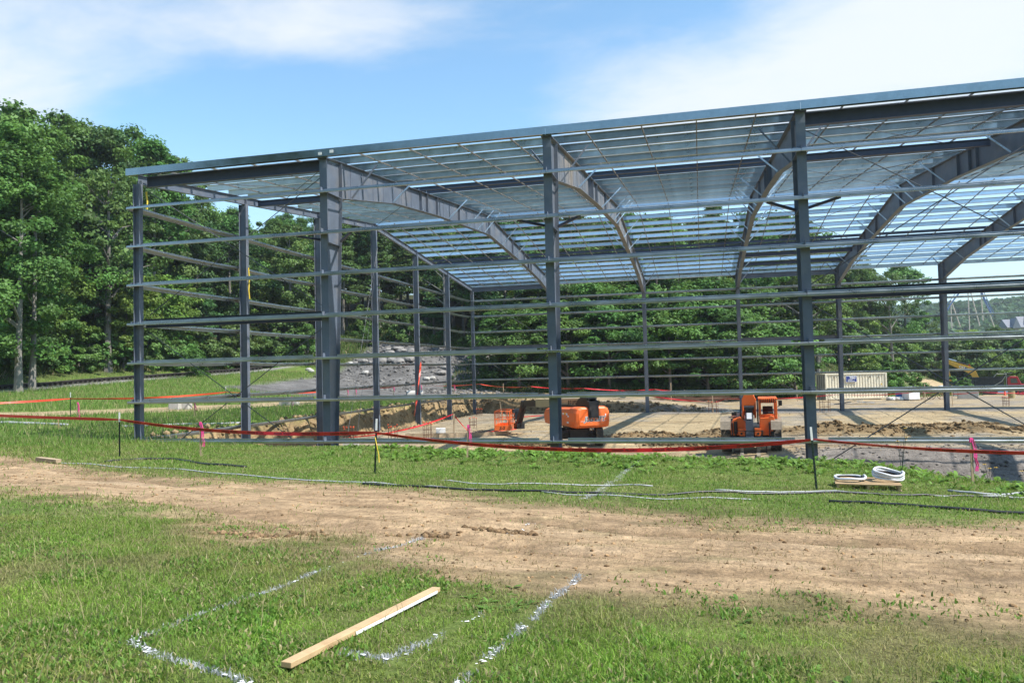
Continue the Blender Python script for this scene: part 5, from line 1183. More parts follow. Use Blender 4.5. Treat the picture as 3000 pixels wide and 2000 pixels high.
# ---- dump truck (cab towards +X)
def dump_truck(x, y, rz):
    t = thing('dump_truck', 'dump truck with black ribbed body and red cab parked below the scrub slope', 'dump truck', (x, y, H(x, y)), rz)
    c = MB(); c.box((1.6, 0, .85), (8.4, .9, .26)); part('chassis', c, M['black'], t)
    for px in (-1.75, -.35, 4.6):
        for sy in (-1, 1): wheel(t, (px, sy*1.0, .54), .54, .5 if px < 2 else .34, M['cream_dull'], 'y', 10)
    b = MB(); b.prism([(-2.9, 1.2), (2.55, 1.2), (2.55, 2.75), (-2.75, 2.75)], -1.22, -1.16, 'y'); b.prism([(-2.9, 1.2), (2.55, 1.2), (2.55, 2.75), (-2.75, 2.75)], 1.16, 1.22, 'y'); b.box((-.15, 0, 1.2), (5.4, 2.4, .1)); b.box((2.52, 0, 2.1), (.08, 2.4, 1.7)); b.box((-2.8, 0, 1.95), (.08, 2.4, 1.5))
    for sy in (-1, 1): b.box((-.12, sy*1.25, 2.72), (5.4, .14, .14))
    bd = part('dump_body', b, M['truck_bed'], t)
    for k in range(9):
        for sy in (-1, 1):
            q = MB(); q.box((-2.6+k*.63, sy*1.25, 1.95), (.12, .10, 1.38)); part('side_rib', q, M['truck_bed'], bd)
    g = MB(); g.bar((2.5, -1.1, 2.75), (3.3, -1.1, 3.3), .1); g.bar((2.5, 1.1, 2.75), (3.3, 1.1, 3.3), .1); g.box((3.2, 0, 3.3), (.8, 2.3, .06)); part('cab_guard', g, M['truck_bed'], t)
    for sy in (-1,):
        g = MB(); g.tube([(.8, -1.36, 1.3), (2.3, -1.36, 2.25), (2.85, -1.36, 3.2), (1.75, -1.3, 3.25), (1.4, -1.2, 2.8)], .045, 8); part('tarp_arm', g, M['cream_dull'], t)
    cb = MB(); cb.prism([(2.95, .95), (2.95, 2.7), (3.15, 2.86), (4.1, 2.86), (4.45, 2.0), (4.5, .95)], -1.0, 1.0, 'y'); part('cab', cb, M['red_cab'], t, bevel=.05)
    hd = MB(); hd.prism([(4.45, 1.0), (4.45, 1.9), (5.9, 1.62), (6.05, 1.0)], -.75, .75, 'y'); part('hood', hd, M['red_cab'], t, bevel=.06)
    for sy in (-1, 1):
        q = MB(); q.prism([(3.3, 1.98), (3.3, 2.6), (3.95, 2.6), (4.12, 1.98)], sy*1.005-.01, sy*1.005+.01, 'y'); part('window', q, M['glass'], t)
        q = MB(); q.box((3.6, sy*1.012, 1.55), (.55, .02, .3)); part('door_plate', q, M['white_print'], t)
        q = MB(); q.lathe([(.62, -.2), (.62, .2)], 16, 'y', (4.6, sy*.95, .72)); part('mudguard', q, M['red_cab'], t)
        q = MB(); q.lathe([(.28, -.6), (.28, .6)], 14, 'x', (2.4, sy*.95, .75)); part('fuel_tank', q, M['galv'], t)
    ws = MB(); ws.box((4.31, 0, 2.36), (.03, 1.7, .7), rot=(0, -.39, 0)); part('windscreen', ws, M['glass'], t)
    ex = MB(); ex.tube([(2.85, -.85, 1.0), (2.85, -.85, 3.1)], .08, 10); part('exhaust_stack', ex, M['galv'], t)
    return t
dump_truck(56.4, 92.4, -.24)

# ---- excavator behind the truck: local +X points from the boom tip back to the body
def excavator(x, y, rz):
    t = thing('excavator', 'yellow tracked excavator with raised boom working behind the dump truck', 'excavator', (x, y, H(x, y)-.3), rz)
    for sy in (-1, 1):
        k = MB(); k.prism([(-1.9, .12), (-2.1, .45), (-1.9, .85), (1.9, .85), (2.1, .45), (1.9, .12)], sy*1.15-.3, sy*1.15+.3, 'y'); part('track', k, M['black'], t)
    b = MB(); b.box((.6, 0, 1.45), (3.2, 2.5, .95)); b.box((1.6, 0, 1.7), (1.3, 2.6, 1.2)); part('body', b, M['cat_yellow'], t, bevel=.08)
    c = MB(); c.box((-.4, -.75, 2.1), (1.4, .95, 1.3)); part('cab', c, M['black'], t, bevel=.06)
    c = MB(); c.box((-.4, -1.235, 2.25), (1.1, .02, .8)); part('window', c, M['glass'], t)
    bm_ = MB(); bm_.prism([(-.3, 1.6), (-1.2, 4.0), (-1.45, 4.35), (-2.0, 4.6), (-5.0, 5.65), (-5.15, 5.25), (-2.3, 3.7), (-1.75, 3.3), (-1.1, 1.5)], .05, .45, 'y'); part('boom', bm_, M['cat_yellow'], t, bevel=.03)
    q = MB(); q.tube([(-1.9, .25, 4.75), (-3.6, .25, 5.35)], .09, 8); part('hydraulic_hose', q, M['black'], t)
    q = MB(); q.tube([(-3.6, .25, 5.4), (-4.6, .25, 5.75)], .11, 8); part('hydraulic_ram', q, M['galv'], t)
    s = MB(); s.prism([(-4.75, 5.75), (-5.25, 5.7), (-5.35, 5.0), (-4.55, 2.2), (-4.25, 2.25), (-4.8, 5.0)], .1, .4, 'y'); part('stick', s, M['cat_yellow'], t, bevel=.02)
    s = MB(); s.prism([(-4.6, 2.5), (-4.2, 2.45), (-3.6, 1.9), (-3.0, 2.25), (-2.3, 2.3), (-2.7, 2.05), (-3.3, 1.3), (-4.0, 1.05), (-4.5, 1.5)], -.3, .8, 'y'); part('bucket', s, M['cat_yellow'], t)
    lettering('CAT', .42, M['white_print'], t, (-2.9, .04, 4.45), (PI/2, .34, 0), 0, .015, .004)
    s = MB(); s.box((-2.4, .03, 4.2), (.36, .012, .36), rot=(0, .34, 0)); part('brand_panel', s, M['blue_sign'], t)
    s = MB(); s.prism([(-2.1, 4.62), (-1.95, 5.0), (-1.72, 4.55)], .1, .2, 'y'); part('warning_flag', s, M['red_print'], t)
    return t
excavator(60.8, 104.5, -.24)
# ------------------------------------------------------------------ posts, tapes, stakes
def gpt(u, v): 
    d = ray(u, v); t = np.concatenate([np.arange(2.5, 40, .05), np.arange(40, 200, .12)]); P = CAM+t[:, None]*d
    k = np.where(P[:, 2] < height(P[:, 0], P[:, 1]))[0]; return P[k[0]]
def t_post(x, y, h, label, lean=(0, 0), white=.26):
    z = H(x, y); t = thing('t_post', label, 'fence post', (x, y, z), .2); t.rotation_euler = (lean[0], lean[1], .2)
    m = MB(); m.box((0, 0, (h-white)/2-.15), (.042, .006, h-white+.3)); m.box((0, .018, (h-white)/2-.15), (.007, .03, h-white+.3)); part('post_stem', m, M['post_green'], t)
    for k in range(12): 
        q = MB(); q.box((0, -.006, .1+k*(h-white-.1)/12), (.02, .012, .022)); part('stud', q, M['post_green'], t)
    m = MB(); m.box((0, 0, h-white/2), (.043, .007, white)); m.box((0, .018, h-white/2), (.008, .031, white)); part('white_tip', m, M['white'], t); return t
TP = [(4.40, -5.96), (12.55, -7.48), (21.95, -7.42)]
t_post(*TP[0], 1.22, 'dark steel post with white tip nearest the corner column')
t_post(*TP[1], 1.24, 'dark steel post with white tip and a yellow tie before the second column', (0, .05))
t_post(*TP[2], 1.23, 'dark steel post with white tip beside the pallet of hose coils', (0, -.055))
m = MB(); m.tube([(12.58, -7.5, H(12.55, -7.48)+.82), (12.62, -7.52, H(12.55, -7.48)+.66), (12.66, -7.5, H(12.55, -7.48)+.42), (12.68, -7.53, H(12.55, -7.48)+.26)], .012, 5)
tag(ob('cable_tie', m.mesh('cable_tie', M['yellow'])), 'yellow plastic tie hanging from the middle dark post', 'cable tie')
def ribbon(mb, a, b, w, sag, n=28, tw=0.0, tw0=0.0, drop=0.0):
    a, b = Vector(a), Vector(b); d = (b-a); s = Vector((d.y, -d.x, 0)).normalized(); V = []; fr = []
    for i in range(n+1):
        t = i/n; c = a.lerp(b, t)-Vector((0, 0, sag*4*t*(1-t))); an = tw0+tw*math.sin(t*PI*2+.4)+tw*.5*math.sin(t*17); ax = Vector((0, 0, 1))*math.cos(an)+s*math.sin(an)
        pin = 1-.55*math.exp(-(t/.03)**2)-.55*math.exp(-((1-t)/.03)**2); nn = s*math.cos(an)-Vector((0, 0, 1))*math.sin(an)
        V += [c-ax*w/2*pin-nn*.002, c+ax*w/2*pin-nn*.002, c+ax*w/2*pin+nn*.002, c-ax*w/2*pin+nn*.002]; fr.append((c, ax*pin, nn))
    F = [(4*i+k, 4*i+4+k, 4*i+4+(k+1) % 4, 4*i+(k+1) % 4) for i in range(n) for k in range(4)]+[(3, 2, 1, 0), (4*n, 4*n+1, 4*n+2, 4*n+3)]
    mb.add(V, F); return fr
def zt(x, y, h): return (x, y, H(x, y)+h)
ft = thing('danger_tape', 'red danger tape strung along the dark posts in front of the frame', 'tape', (0, 0, 0))
A = [zt(-9, -3.5, 1.12), zt(*TP[0], 1.02), zt(*TP[1], .93), zt(*TP[2], .98), zt(31.5, -7.4, 1.35)]
spans = [(A[0], A[1], .05, .0, .35), (A[1], A[2], .16, .25, .2), (A[2], A[3], .30, .28, .35), (A[3], A[4], .30, .35, .5)]
for k, (a, b, sag, tw, t0) in enumerate(spans):
    m = MB(); fr = ribbon(m, a, b, .085, sag, 40, tw, t0); o = part('tape_span', m, M['tape'], ft)
    if k in (1, 2, 3):                                             # printed warning, word after word along the tape
        tm = text_mesh('DANGER  PELIGRO', .062, M['black_print'], 0, .001, 0, 'LEFT', 'lettering'); co = np.empty(len(tm.vertices)*3); tm.vertices.foreach_get('co', co); co = co.reshape(-1, 3)
        Ltot = (Vector(b)-Vector(a)).length; wd = co[:, 0].max(); V = []; F = []; st = .3; fs = [tuple(p.vertices) for p in tm.polygons]
        while st+wd < Ltot-.2:
            base = len(V)
            for px, py, _ in co:
                q = (st+px)/Ltot*40; i = min(39, int(q)); f = q-i; c0, a0, n0 = fr[i]; c1, a1, n1 = fr[i+1]
                V.append(c0.lerp(c1, f)+a0.lerp(a1, f)*py+n0.lerp(n1, f)*.0045)
            F += [tuple(j+base for j in fc) for fc in fs]; st += wd+.32
        mm = MB(); mm.add(V, F); part('lettering', mm, M['black_print'], o)['kind'] = 'stuff'
# second line of tape round the back and the far side of the dig
bt = thing('barrier_tape', 'orange-red tape along the dirt road and round the back of the dig', 'tape', (0, 0, 0))
B = [(-16.5, 1.2, .9), (-11.0, 8.4, .98), (-9.4, 19.0, .95), (-6.5, 30, .9), (-6.0, 41, .95), (-1.0, 47.2, .95), (4.0, 47.4, .95), (9, 48.0, .98), (15.5, 49.5, .95), (24.0, 51.5, 1.05), (30, 54, 1.0), (39.6, 56.3, 1.0), (47, 60, 1.0), (62, 62, 1.0)]
for k in range(len(B)-1):
    m = MB(); ribbon(m, zt(*B[k]), zt(*B[k+1]), .10, .10+.04*(k % 3), 14, .5, .3*k); part('tape_span', m, M['orange_tape'] if k < 6 else M['tape'], bt)
bt2 = thing('barrier_tape', 'second lower red tape crossing the far edge of the site floor', 'tape', (0, 0, 0))
B2 = [(12.5, 43.9, 1.0), (20.0, 43.6, .55), (21.6, 43.4, .95), (31.4, 50.2, .85), (38.2, 50.6, 1.0), (42.6, 48.6, .95), (58, 50, .8)]
for k in range(len(B2)-1):
    m = MB(); ribbon(m, zt(*B2[k]), zt(*B2[k+1]), .09, .16, 12, .4, .3*k); part('tape_span', m, M['tape'], bt2)
for i, (x, y) in enumerate([(-11.0, 8.4), (-9.4, 19.0)]):
    t_post(x, y, 1.3, ['thin dark post with white tip standing by the dirt road', 'far dark post with white tip behind the corner column'][i], white=.25)
def stake(x, y, h, label, ribbon_h=None, lean=0.0, w=.045, mt='wood_old', rib='pink', group=None, tip=True):
    z = H(x, y); t = thing('survey_stake', label, 'stake', (x, y, z), .3, group); t.rotation_euler = (0, lean, .3)
    m = MB(); m.box((0, 0, h/2-.1), (w, .02, h+.2)); part('stake_body', m, M[mt], t)
    if ribbon_h:
        m = MB(); m.box((0, 0, h-.06), (w+.012, .034, .1))
        P = [Vector((.01, -.02, h-.04)), Vector((.05, -.03, h-.25)), Vector((.045, -.035, h-.25-ribbon_h*.4)), Vector((.085, -.03, h-.25-ribbon_h*.75)), Vector((.06, -.03, h-.25-ribbon_h))]
        for o in (0, .03):
            for a, b in zip(P, P[1:]): m.bar(a+Vector((o, 0, 0)), b+Vector((o*1.6, .004, 0)), .032, .006)
        part('ribbon', m, M[rib], t)
    return t
stake(6.12, -4.86, .98, 'wooden stake with pink ribbon in the grass before the first bay', .45)
stake(13.47, -3.4, .92, 'wooden stake with one long pink ribbon at the edge of the pit', .35, .05)
stake(25.6, -4.55, 1.0, 'wooden stake with pink ribbons beside the trench and yellow flowers', .5, w=.06)
stake(-7.6, 4.2, .42, 'short bare wooden stake in the field left of the frame', mt='wood')
P_ = gpt(228, 1224); stake(P_[0], P_[1], .8, 'stake wrapped in pink ribbon beside the dirt road', .55)
P_ = gpt(570, 1221); stake(P_[0], P_[1], .8, 'stake with short pink ribbon behind the corner column', .2)
stake(23.66, .2, .75, 'short reddish stake at the foot of the fourth column', mt='cap_orange', w=.06)
for i, (u, v, h, lab) in enumerate(((1018, 1170, .9, 'pink-topped stake on the gravel, first behind the second column'), (1042, 1168, .9, 'pink-topped stake on the gravel, second behind the second column'), (1153, 1168, 1.1, 'thin red-topped stake on the gravel between end wall columns'), (1233, 1156, 1.0, 'stake with pink ribbon on the gravel near the concrete pipe'), (1331, 1162, 1.1, 'tall thin stake holding tape at the back corner'), (855, 1198, .8, 'thin pink stake by the pair of pale blocks'))):
    P_ = gpt(u, v); stake(P_[0], P_[1], h, lab, .3, w=.05)
for i, (u, v, h, lab) in enumerate(((1475, 1153, 1.0, 'wooden stake holding tape under the feathery trees'), (1967, 1175, 1.7, 'tall pale stake behind the boom lift on the rear edge'), (2089, 1208, 1.8, 'tall wooden stake left of the telehandler at the rear'), (2336, 1176, 1.5, 'tall wooden stake right of the telehandler at the rear'), (2711, 1182, 1.7, 'wooden stake holding both tapes near the white cabinet'), (2791, 1190, 1.9, 'wooden stake just right of the fifth rear column'), (2007, 1172, 1.0, 'thin stake among the rebar bundles'))):
    P_ = gpt(u, v); stake(P_[0], P_[1], h, lab, None, w=.07)
# ---- lumber, hose and tubing on the grass
def lumber(a, b, w, h, label, mt='wood', name='lumber'):
    za, zb = H(*a), H(*b); t = thing(name, label, 'lumber', (a[0], a[1], za+.02), math.atan2(b[1]-a[1], b[0]-a[0])); L_ = math.hypot(b[0]-a[0], b[1]-a[1]); t.rotation_euler = (0, -math.atan2(zb-za, L_), t.rotation_euler[2])
    m = MB(); m.box((L_/2, 0, h/2+.012), (L_, w, h)); o = part('board', m, M[mt], t, bevel=.004); return t, L_
lb, L_ = lumber((17.33, -19.46), (17.585, -17.48), .076, .036, 'new pine two-by-four with white paint along one side in the front lawn')
m = MB(); m.box((L_*.66, -.0392, .024), (L_*.62, .003, .022)); part('paint_edge', m, M['lime_paint'], lb)
lumber((4.0, -8.2), (4.75, -8.35), .14, .09, 'short offcut of timber lying at the edge of the dirt path', 'wood_old')
def hose(pts, r, mt, label, name='hose', n=6):
    p = []
    for (a, b), (c, d) in zip(pts, pts[1:]):
        k = max(1, int(math.hypot(c-a, d-b)/.22))
        for i in range(k): x, y = a+(c-a)*i/k, b+(d-b)*i/k; p.append((x, y))
    p.append(pts[-1]); q = [(x+.08*(fbm(x*.5, y*.5, 30)), y+.10*fbm(x*.6, y*.6, 31), H(x, y)+r*.6+.006) for x, y in p]
    q = [(float(a), float(b), float(c)) for a, b, c in q]; m = MB(); m.tube(q, r, n); o = ob(name, m.mesh(name, M[mt])); o.data.polygons.foreach_set('use_smooth', [True]*len(o.data.polygons)); return tag(o, label, 'hose')
hose([(4.5, -8.2), (8.2, -8.67), (11.3, -9.46), (13.3, -9.75), (15.7, -9.8)], .016, 'white_plastic', 'long white hose along the upper edge of the dirt path, left end')
hose([(13.4, -9.95), (14.9, -9.9), (16.9, -9.8), (18.9, -9.3), (21.8, -7.95), (23.4, -7.7), (24.9, -7.3), (26.5, -7.9), (29, -8.3)], .022, 'black_plastic', 'long black hose running past the pallet along the path edge')
hose([(14.5, -8.65), (16.3, -8.72), (18.1, -8.0), (18.8, -8.1)], .014, 'white_plastic', 'white hose half hidden in the grass above the black one')
hose([(16.9, -9.85), (17.4, -9.99), (18.9, -9.92), (20.4, -9.67), (20.6, -9.5)], .013, 'white_plastic', 'white hose in the trampled grass right of the marking line')
hose([(20.0, -8.45), (21.2, -8.0), (22.0, -7.75), (23.0, -7.75), (24.2, -7.5), (25.3, -7.1), (27.5, -7.0)], .018, 'white_plastic', 'white hose lying in front of the pallet')
hose([(5.3, -7.5), (5.5, -6.6), (6.2, -6.1), (7.1, -6.6), (7.95, -7.2), (9.3, -7.55)], .03, 'black_plastic', 'short black hose curving over the grass at the left')
hose([(21.9, -9.15), (23.0, -9.35), (23.9, -9.7), (25.0, -9.9), (28, -10.2)], .028, 'black_plastic', 'black hose at the lower edge of the trampled grass on the right')
hose([(24.6, -6.4), (25.1, -6.95), (26.0, -6.3), (28, -6.2)], .026, 'white_plastic', 'white hose bending away beside the weeds at the right')
hose([(-12.5, 4.8), (-9.8, 5.4), (-7.8, 4.9)], .07, 'white_plastic', 'white plastic strip lying on the grass beside the short stake')
hose([(-5.2, 5.2), (-2.6, 7.4), (-1.3, 8.4)], .05, 'white_plastic', 'white plastic strip on the grass left of the corner column')
# pallet with two coils
def pallet(x, y, rz):
    t = thing('pallet', 'pale wooden pallet carrying hose coils beside the dark post', 'pallet', (x, y, H(x, y)+.01), rz)
    for k in range(6): m = MB(); m.box((0, -.45+k*.18, .125), (1.22, .11, .022)); part('slat', m, M['wood'], t)
    for px in (-.56, 0, .56): m = MB(); m.box((px, 0, .065), (.045, 1.0, .09)); part('stringer', m, M['wood'], t)
    for py in (-.45, .45): m = MB(); m.box((0, py, .012), (1.22, .09, .02)); part('bottom_board', m, M['wood_old'], t)
    return t
pallet(23.05, -6.45, -.12)
def coil(x, y, z, R_, turns, r, mt, label, tilt=(0, 0), core=None):
    t = thing('hose_coil', label, 'hose coil', (x, y, z)); t.rotation_euler = (tilt[0], tilt[1], .3)
    m = MB(); n = 40; p = [(R_*(1+.03*math.sin(k*.37))*math.cos(2*PI*k/n), R_*(1+.03*math.cos(k*.21))*math.sin(2*PI*k/n), r+(k/n)*r*1.75+.01*math.sin(k*.5)) for k in range(turns*n+1)]; m.tube(p, r, 8); part('coil_winding', m, M[mt], t, smooth=True)
    if core:
        m = MB(); rr = R_-r*1.6; p = [(rr*math.cos(2*PI*k/n), rr*math.sin(2*PI*k/n), r*.8+(k/n)*r*1.7) for k in range(core*n+1)]; m.tube(p, r*.8, 8); part('inner_winding', m, M['black_plastic'], t, smooth=True)
    return t
zp = H(23.05, -6.45)+.15
coil(22.74, -6.42, zp+.01, .29, 1, .026, 'white_coil', 'single flat loop of white hose on the near half of the pallet', (.05, 0), core=1)
coil(23.46, -6.42, zp+.04, .28, 3, .026, 'white_coil', 'thick stack of white hose loops on the far end of the pallet', (.20, .07), core=2)
# ---- blocks, rocks, rebar, forms
def block(u, v, w, d, h, label, mt='block', rz=.2, name='concrete_block'):
    P_ = gpt(u, v); t = tag(ob(name, MB().box((0, 0, h/2-.03), (w, d, h)).mesh(name, M[mt]), None, (P_[0], P_[1], H(P_[0], P_[1])), (0, 0, rz)), label, 'block'); b = t.modifiers.new('b', 'BEVEL'); b.width = .03; b.segments = 2; return t
block(515, 1198, .62, .6, .45, 'pale concrete block, left one of the pair on the grass'); block(543, 1198, .62, .6, .45, 'pale concrete block, right one of the pair on the grass')
block(834, 1187, .62, .6, .45, 'pale concrete block beside the second column, end of its row'); block(861, 1187, .62, .6, .45, 'pale concrete block half hidden by the second column')
rr = random.Random(9)
def boulder(u, v, w, h, label, dep=None):
    P_ = gpt(u, v); bm = bmesh.new(); bmesh.ops.create_icosphere(bm, subdivisions=2, radius=1)
    s = rr.uniform(0, 99)
    for q in bm.verts:
        k = 1+.5*float(fbm(q.co.x*1.3+s, q.co.y*1.3+q.co.z*1.7, 3)); q.co = Vector((q.co.x*k*w/2, q.co.y*k*w*.4, max(-.5, min(.85, q.co.z*k*1.15))*h/2))
    me = bpy.data.meshes.new('boulder'); bm.to_mesh(me); bm.free(); me.materials.append(M['rock']); o = ob('boulder', me, None, (P_[0], P_[1], P_[2]+h*.22), (rr.uniform(-.15, .15), rr.uniform(-.15, .15), rr.uniform(-.5, .5))); return tag(o, label, 'boulder', 'boulders on the rubble slope')
for (u, v, w, h) in ((1135, 1028, 1.2, .55), (1168, 1002, 1.5, .5), (1160, 1013, 1.3, .5), (1165, 1024, 1.6, .6), (1178, 1032, 1.6, .6), (1142, 1036, 1.3, .6), (1118, 1064, 1.6, .9), (1146, 1060, 1.4, .7), (1168, 1063, 1.7, .8), (1195, 1058, 1.6, .9), (1205, 1036, 1.4, 1.0), (1065, 1062, 1.3, .6), (1040, 1068, 1.1, .5), (1292, 1096, 1.3, .6), (1305, 1080, 1.2, .6)):
    boulder(u, v, w, h, 'grey shale boulder lying at the top of the rubble slope')
for k, (u, v) in enumerate(((905, 1086), (912, 1090), (1028, 1068), (1070, 1094), (1250, 1112), (1266, 1111))):
    o = boulder(u, v, .8, .5, 'pale stone lying on the grey rubble'); o.data.materials[0] = M['rockp']; o['group'] = 'pale stones on the rubble'
m = MB(); m.lathe([(.3, -.7), (.3, .7), (.24, .7), (.24, -.7)], 18, 'x'); P_ = gpt(1215, 1163); tag(ob('concrete_pipe', m.mesh('concrete_pipe', M['block']), None, (P_[0], P_[1], P_[2]+.28), (0, 0, .5)), 'short concrete pipe lying on the gravel behind the end wall', 'pipe')
def dowels(x, y, n, h, label, caps=True, r=.25, z=None):
    t = thing('rebar_cage', label, 'rebar cage', (x, y, H(x, y) if z is None else z))
    for k in range(n):
        a = 2*PI*k/n; px, py = r*math.cos(a)+rr.uniform(-.02, .02), r*math.sin(a)*.8; hh = h*(1+rr.uniform(-.06, .06)); m = MB(); m.tube([(px, py, -.1), (px+rr.uniform(-.03, .03), py, hh)], .014, 5); b = part('bar', m, M['rust'], t)
        if caps: m = MB(); m.lathe([(.035, hh-.03), (.04, hh+.02)], 8, 'z', (px, py, 0)); part('cap', m, M['cap_orange'], b)
    for zz in (.3*h, .6*h): m = MB(); m.tube([(r*math.cos(2*PI*k/12), r*.8*math.sin(2*PI*k/12), zz) for k in range(13)], .01, 5); part('tie_hoop', m, M['rust'], t)
    return t
dowels(2.9, 11.0, 8, 1.25, 'tall bundle of capped rebar dowels beside the middle dark post')
dowels(4.3, 13.2, 8, 1.15, 'second capped rebar cage right of the middle dark post')
dowels(4.6, 17.5, 6, .95, 'low rebar cage in front of the white form block')
dowels(4.7, 26, 5, .7, 'short rebar dowels with orange caps behind the form boards')
dowels(5.2, 34, 6, .55, 'cluster of orange-capped dowels near the leaning board')
dowels(1.2, 39.4, 6, .6, 'orange-capped dowels at the foot of the back corner column')
dowels(20.6, 40.4, 7, .9, 'dowels beside the tall stake behind the telehandler', r=.4)
dowels(29.0, 40.2, 7, 1.3, 'dark rebar cage standing before the cream container', caps=False, r=.4)
dowels(43.0, 44.5, 6, .7, 'capped dowels right of the fifth rear column')
def rebar_mat(x, y):
    t = thing('rebar_grid', 'rusty rebar grid standing in the trench behind the weeds', 'rebar grid', (x, y, H(x, y)-.05), -.1)
    for k in range(26): m = MB(); m.tube([(-1.3+k*.1, 0, 0), (-1.3+k*.1+rr.uniform(-.02, .02), 0, .75+rr.uniform(-.1, .1))], .009, 4); part('bar', m, M['rust'], t)
    for zz in (.25, .45, .62): m = MB(); m.tube([(-1.35, 0, zz), (1.3, 0, zz)], .009, 4); part('bar', m, M['rust'], t)
    return t
rebar_mat(25.3, -2.2)
def white_form(x, y, s, label, mt='white', h=.55):
    t = tag(ob('form_block', MB().box((0, 0, h/2-.03), (s, s, h)).mesh('form_block', M[mt]), None, (x, y, H(x, y)), (0, 0, .35)), label, 'form block'); return t
white_form(3.4, 10.2, .7, 'grey-white foundation block beside the capped dowels', 'block', .75); white_form(5.0, 18.6, .55, 'white foundation block among the form boards', 'white', .6)
white_form(7.6, 1.6, .7, 'pale foundation block at the foot of the second column', 'block', .6)
lumber((3.2, 17.6), (7.0, 19.0), .05, .26, 'long form board lying between the rebar cages', 'wood_old'); lumber((5.1, 18.0), (8.6, 20.4), .05, .22, 'form board reaching past the white foundation block', 'wood_old')
lumber((6.0, 30), (9.6, 31), .1, .08, 'dark board lying flat on the sand', 'wood_old')
for x, y, h, ln, lab in ((5.75, 18.7, 1.4, .03, 'upright wooden stake with red tape tied to its top'), (4.9, 33.2, 1.5, -.12, 'leaning weathered board near the back corner')):
    stake(x, y, h, lab, None, ln, .10)
rt = thing('barrier_tape', 'loose red tape looping from the upright stake to the rebar cages', 'tape', (0, 0, 0)); m = MB()
for a, b, sg in (((2.9, 11, .75), (5.75, 18.7, 1.38), .25), ((5.75, 18.7, 1.38), (6.5, 19.6, .15), .05), ((6.5, 19.6, .15), (8.2, 24, .05), .0), ((8.2, 24, .08), (5.0, 34, .15), .0), ((5.0, 34, .15), (9.0, 40, .1), 0)): ribbon(m, zt(*a), zt(*b), .07, sg, 10, .4)
part('tape_span', m, M['tape'], rt)
m = MB(); ribbon(m, (.3, 28.05, 4.6), (.9, 25.0, .9), .12, .2, 14, 1.2); tag(ob('hanging_tape', m.mesh('hanging_tape', M['orange_tape'])), 'torn red tape hanging from a girt of the end wall', 'tape')
m = MB(); 
for k in range(26):
    p = [(rr.gauss(0, .28), rr.gauss(0, .2), abs(rr.gauss(.12, .1))) for _ in range(5)]; m.tube(p, .008, 4)
tag(ob('wire_tangle', m.mesh('wire_tangle', M['rod']), None, (6.9, 20.6, H(6.9, 20.6))), 'grey tangle of tie wire on the sand by the form boards', 'wire')
t = thing('rebar_bundle', 'bundles of rusty rebar lying along the rear edge of the dig', 'rebar bundle', (18.5, 50.0, H(18.5, 50)), .12)
for k in range(34): m = MB(); yy = rr.uniform(-1.2, 1.2); x0 = rr.uniform(-4, -1); m.tube([(x0, yy, .1+rr.uniform(0, .4)), (x0+rr.uniform(4, 7), yy+rr.uniform(-.2, .2), .1+rr.uniform(0, .4))], .022, 5); part('bar', m, M['rust'], t)
def scrap(u, v, label, n=6, s=1.0):
    P_ = gpt(u, v); t = thing('sheet_metal_scrap', label, 'scrap metal', (P_[0], P_[1], P_[2]))
    for k in range(n): m = MB(); m.box((rr.uniform(-.7, .7)*s, rr.uniform(-.3, .3), .06+rr.uniform(0, .16)), (rr.uniform(.5, 1.3)*s, .3, .012), rot=(rr.uniform(-.3, .3), rr.uniform(-.3, .3), rr.uniform(-.6, .6))); part('sheet', m, M['galv'], t)
scrap(2150, 1212, 'crumpled pale metal sheets on the sand left of the telehandler', 8); scrap(1812, 1168, 'pale sheet scraps on the rear edge above the boom lift', 5); scrap(2525, 1183, 'long white sheets lying in front of the cream container', 5, 2.2)
# stuff round the container and the truck
def at(u, v): P_ = gpt(u, v); return P_[0], P_[1], P_[2]
x, y, z = at(2668, 1172); t = thing('equipment_cabinet', 'white equipment cabinet standing right of the cream container', 'cabinet', (x, y, z), .5)
m = MB(); m.box((0, 0, .68), (1.25, 1.0, 1.2)); part('cabinet_body', m, M['white'], t, bevel=.04); m = MB(); m.box((0, 0, .05), (1.1, .9, .1)); part('skid', m, M['wood_old'], t); m = MB(); m.tube([(.3, -.1, 1.28), (.3, -.1, 1.55)], .04, 6); part('exhaust', m, M['black'], t)
for k, (u, v, lab) in enumerate(((2634, 1172, 'blue plastic drum, front one of the pair by the cabinet'), (2645, 1170, 'blue plastic drum leaning against the white cabinet'))):
    x, y, z = at(u, v); m = MB(); m.lathe([(.27, 0), (.29, .05), (.29, .4), (.275, .42), (.29, .45), (.29, .85), (.27, .9)], 16); tag(ob('plastic_drum', m.mesh('plastic_drum', M['blue_barrel']), None, (x, y, z), (0, .1*k, 0)), lab, 'drum')
x, y, z = at(2623, 1173); t = thing('rubbish_sack', 'pale crumpled sacks heaped beside the blue drums', 'sack', (x, y, z))
for k in range(4):
    bm = bmesh.new(); bmesh.ops.create_icosphere(bm, subdivisions=2, radius=.3)
    for q in bm.verts: q.co = q.co*(1+.5*float(fbm(q.co.x*6+k*9, q.co.y*6+q.co.z*5, 8))); q.co.z = max(-.1, q.co.z*.8)
    me = bpy.data.meshes.new('sack'); bm.to_mesh(me); bm.free(); me.materials.append(M['white' if k % 2 else 'block']); o = ob('sack', me, t, (-.5+k*.32, rr.uniform(-.1, .1), .14))
x, y, z = at(2722, 1170); t = thing('machine_part', 'rusty farm implement with spoked wheels right of the cabinet', 'implement', (x, y, z), .2)
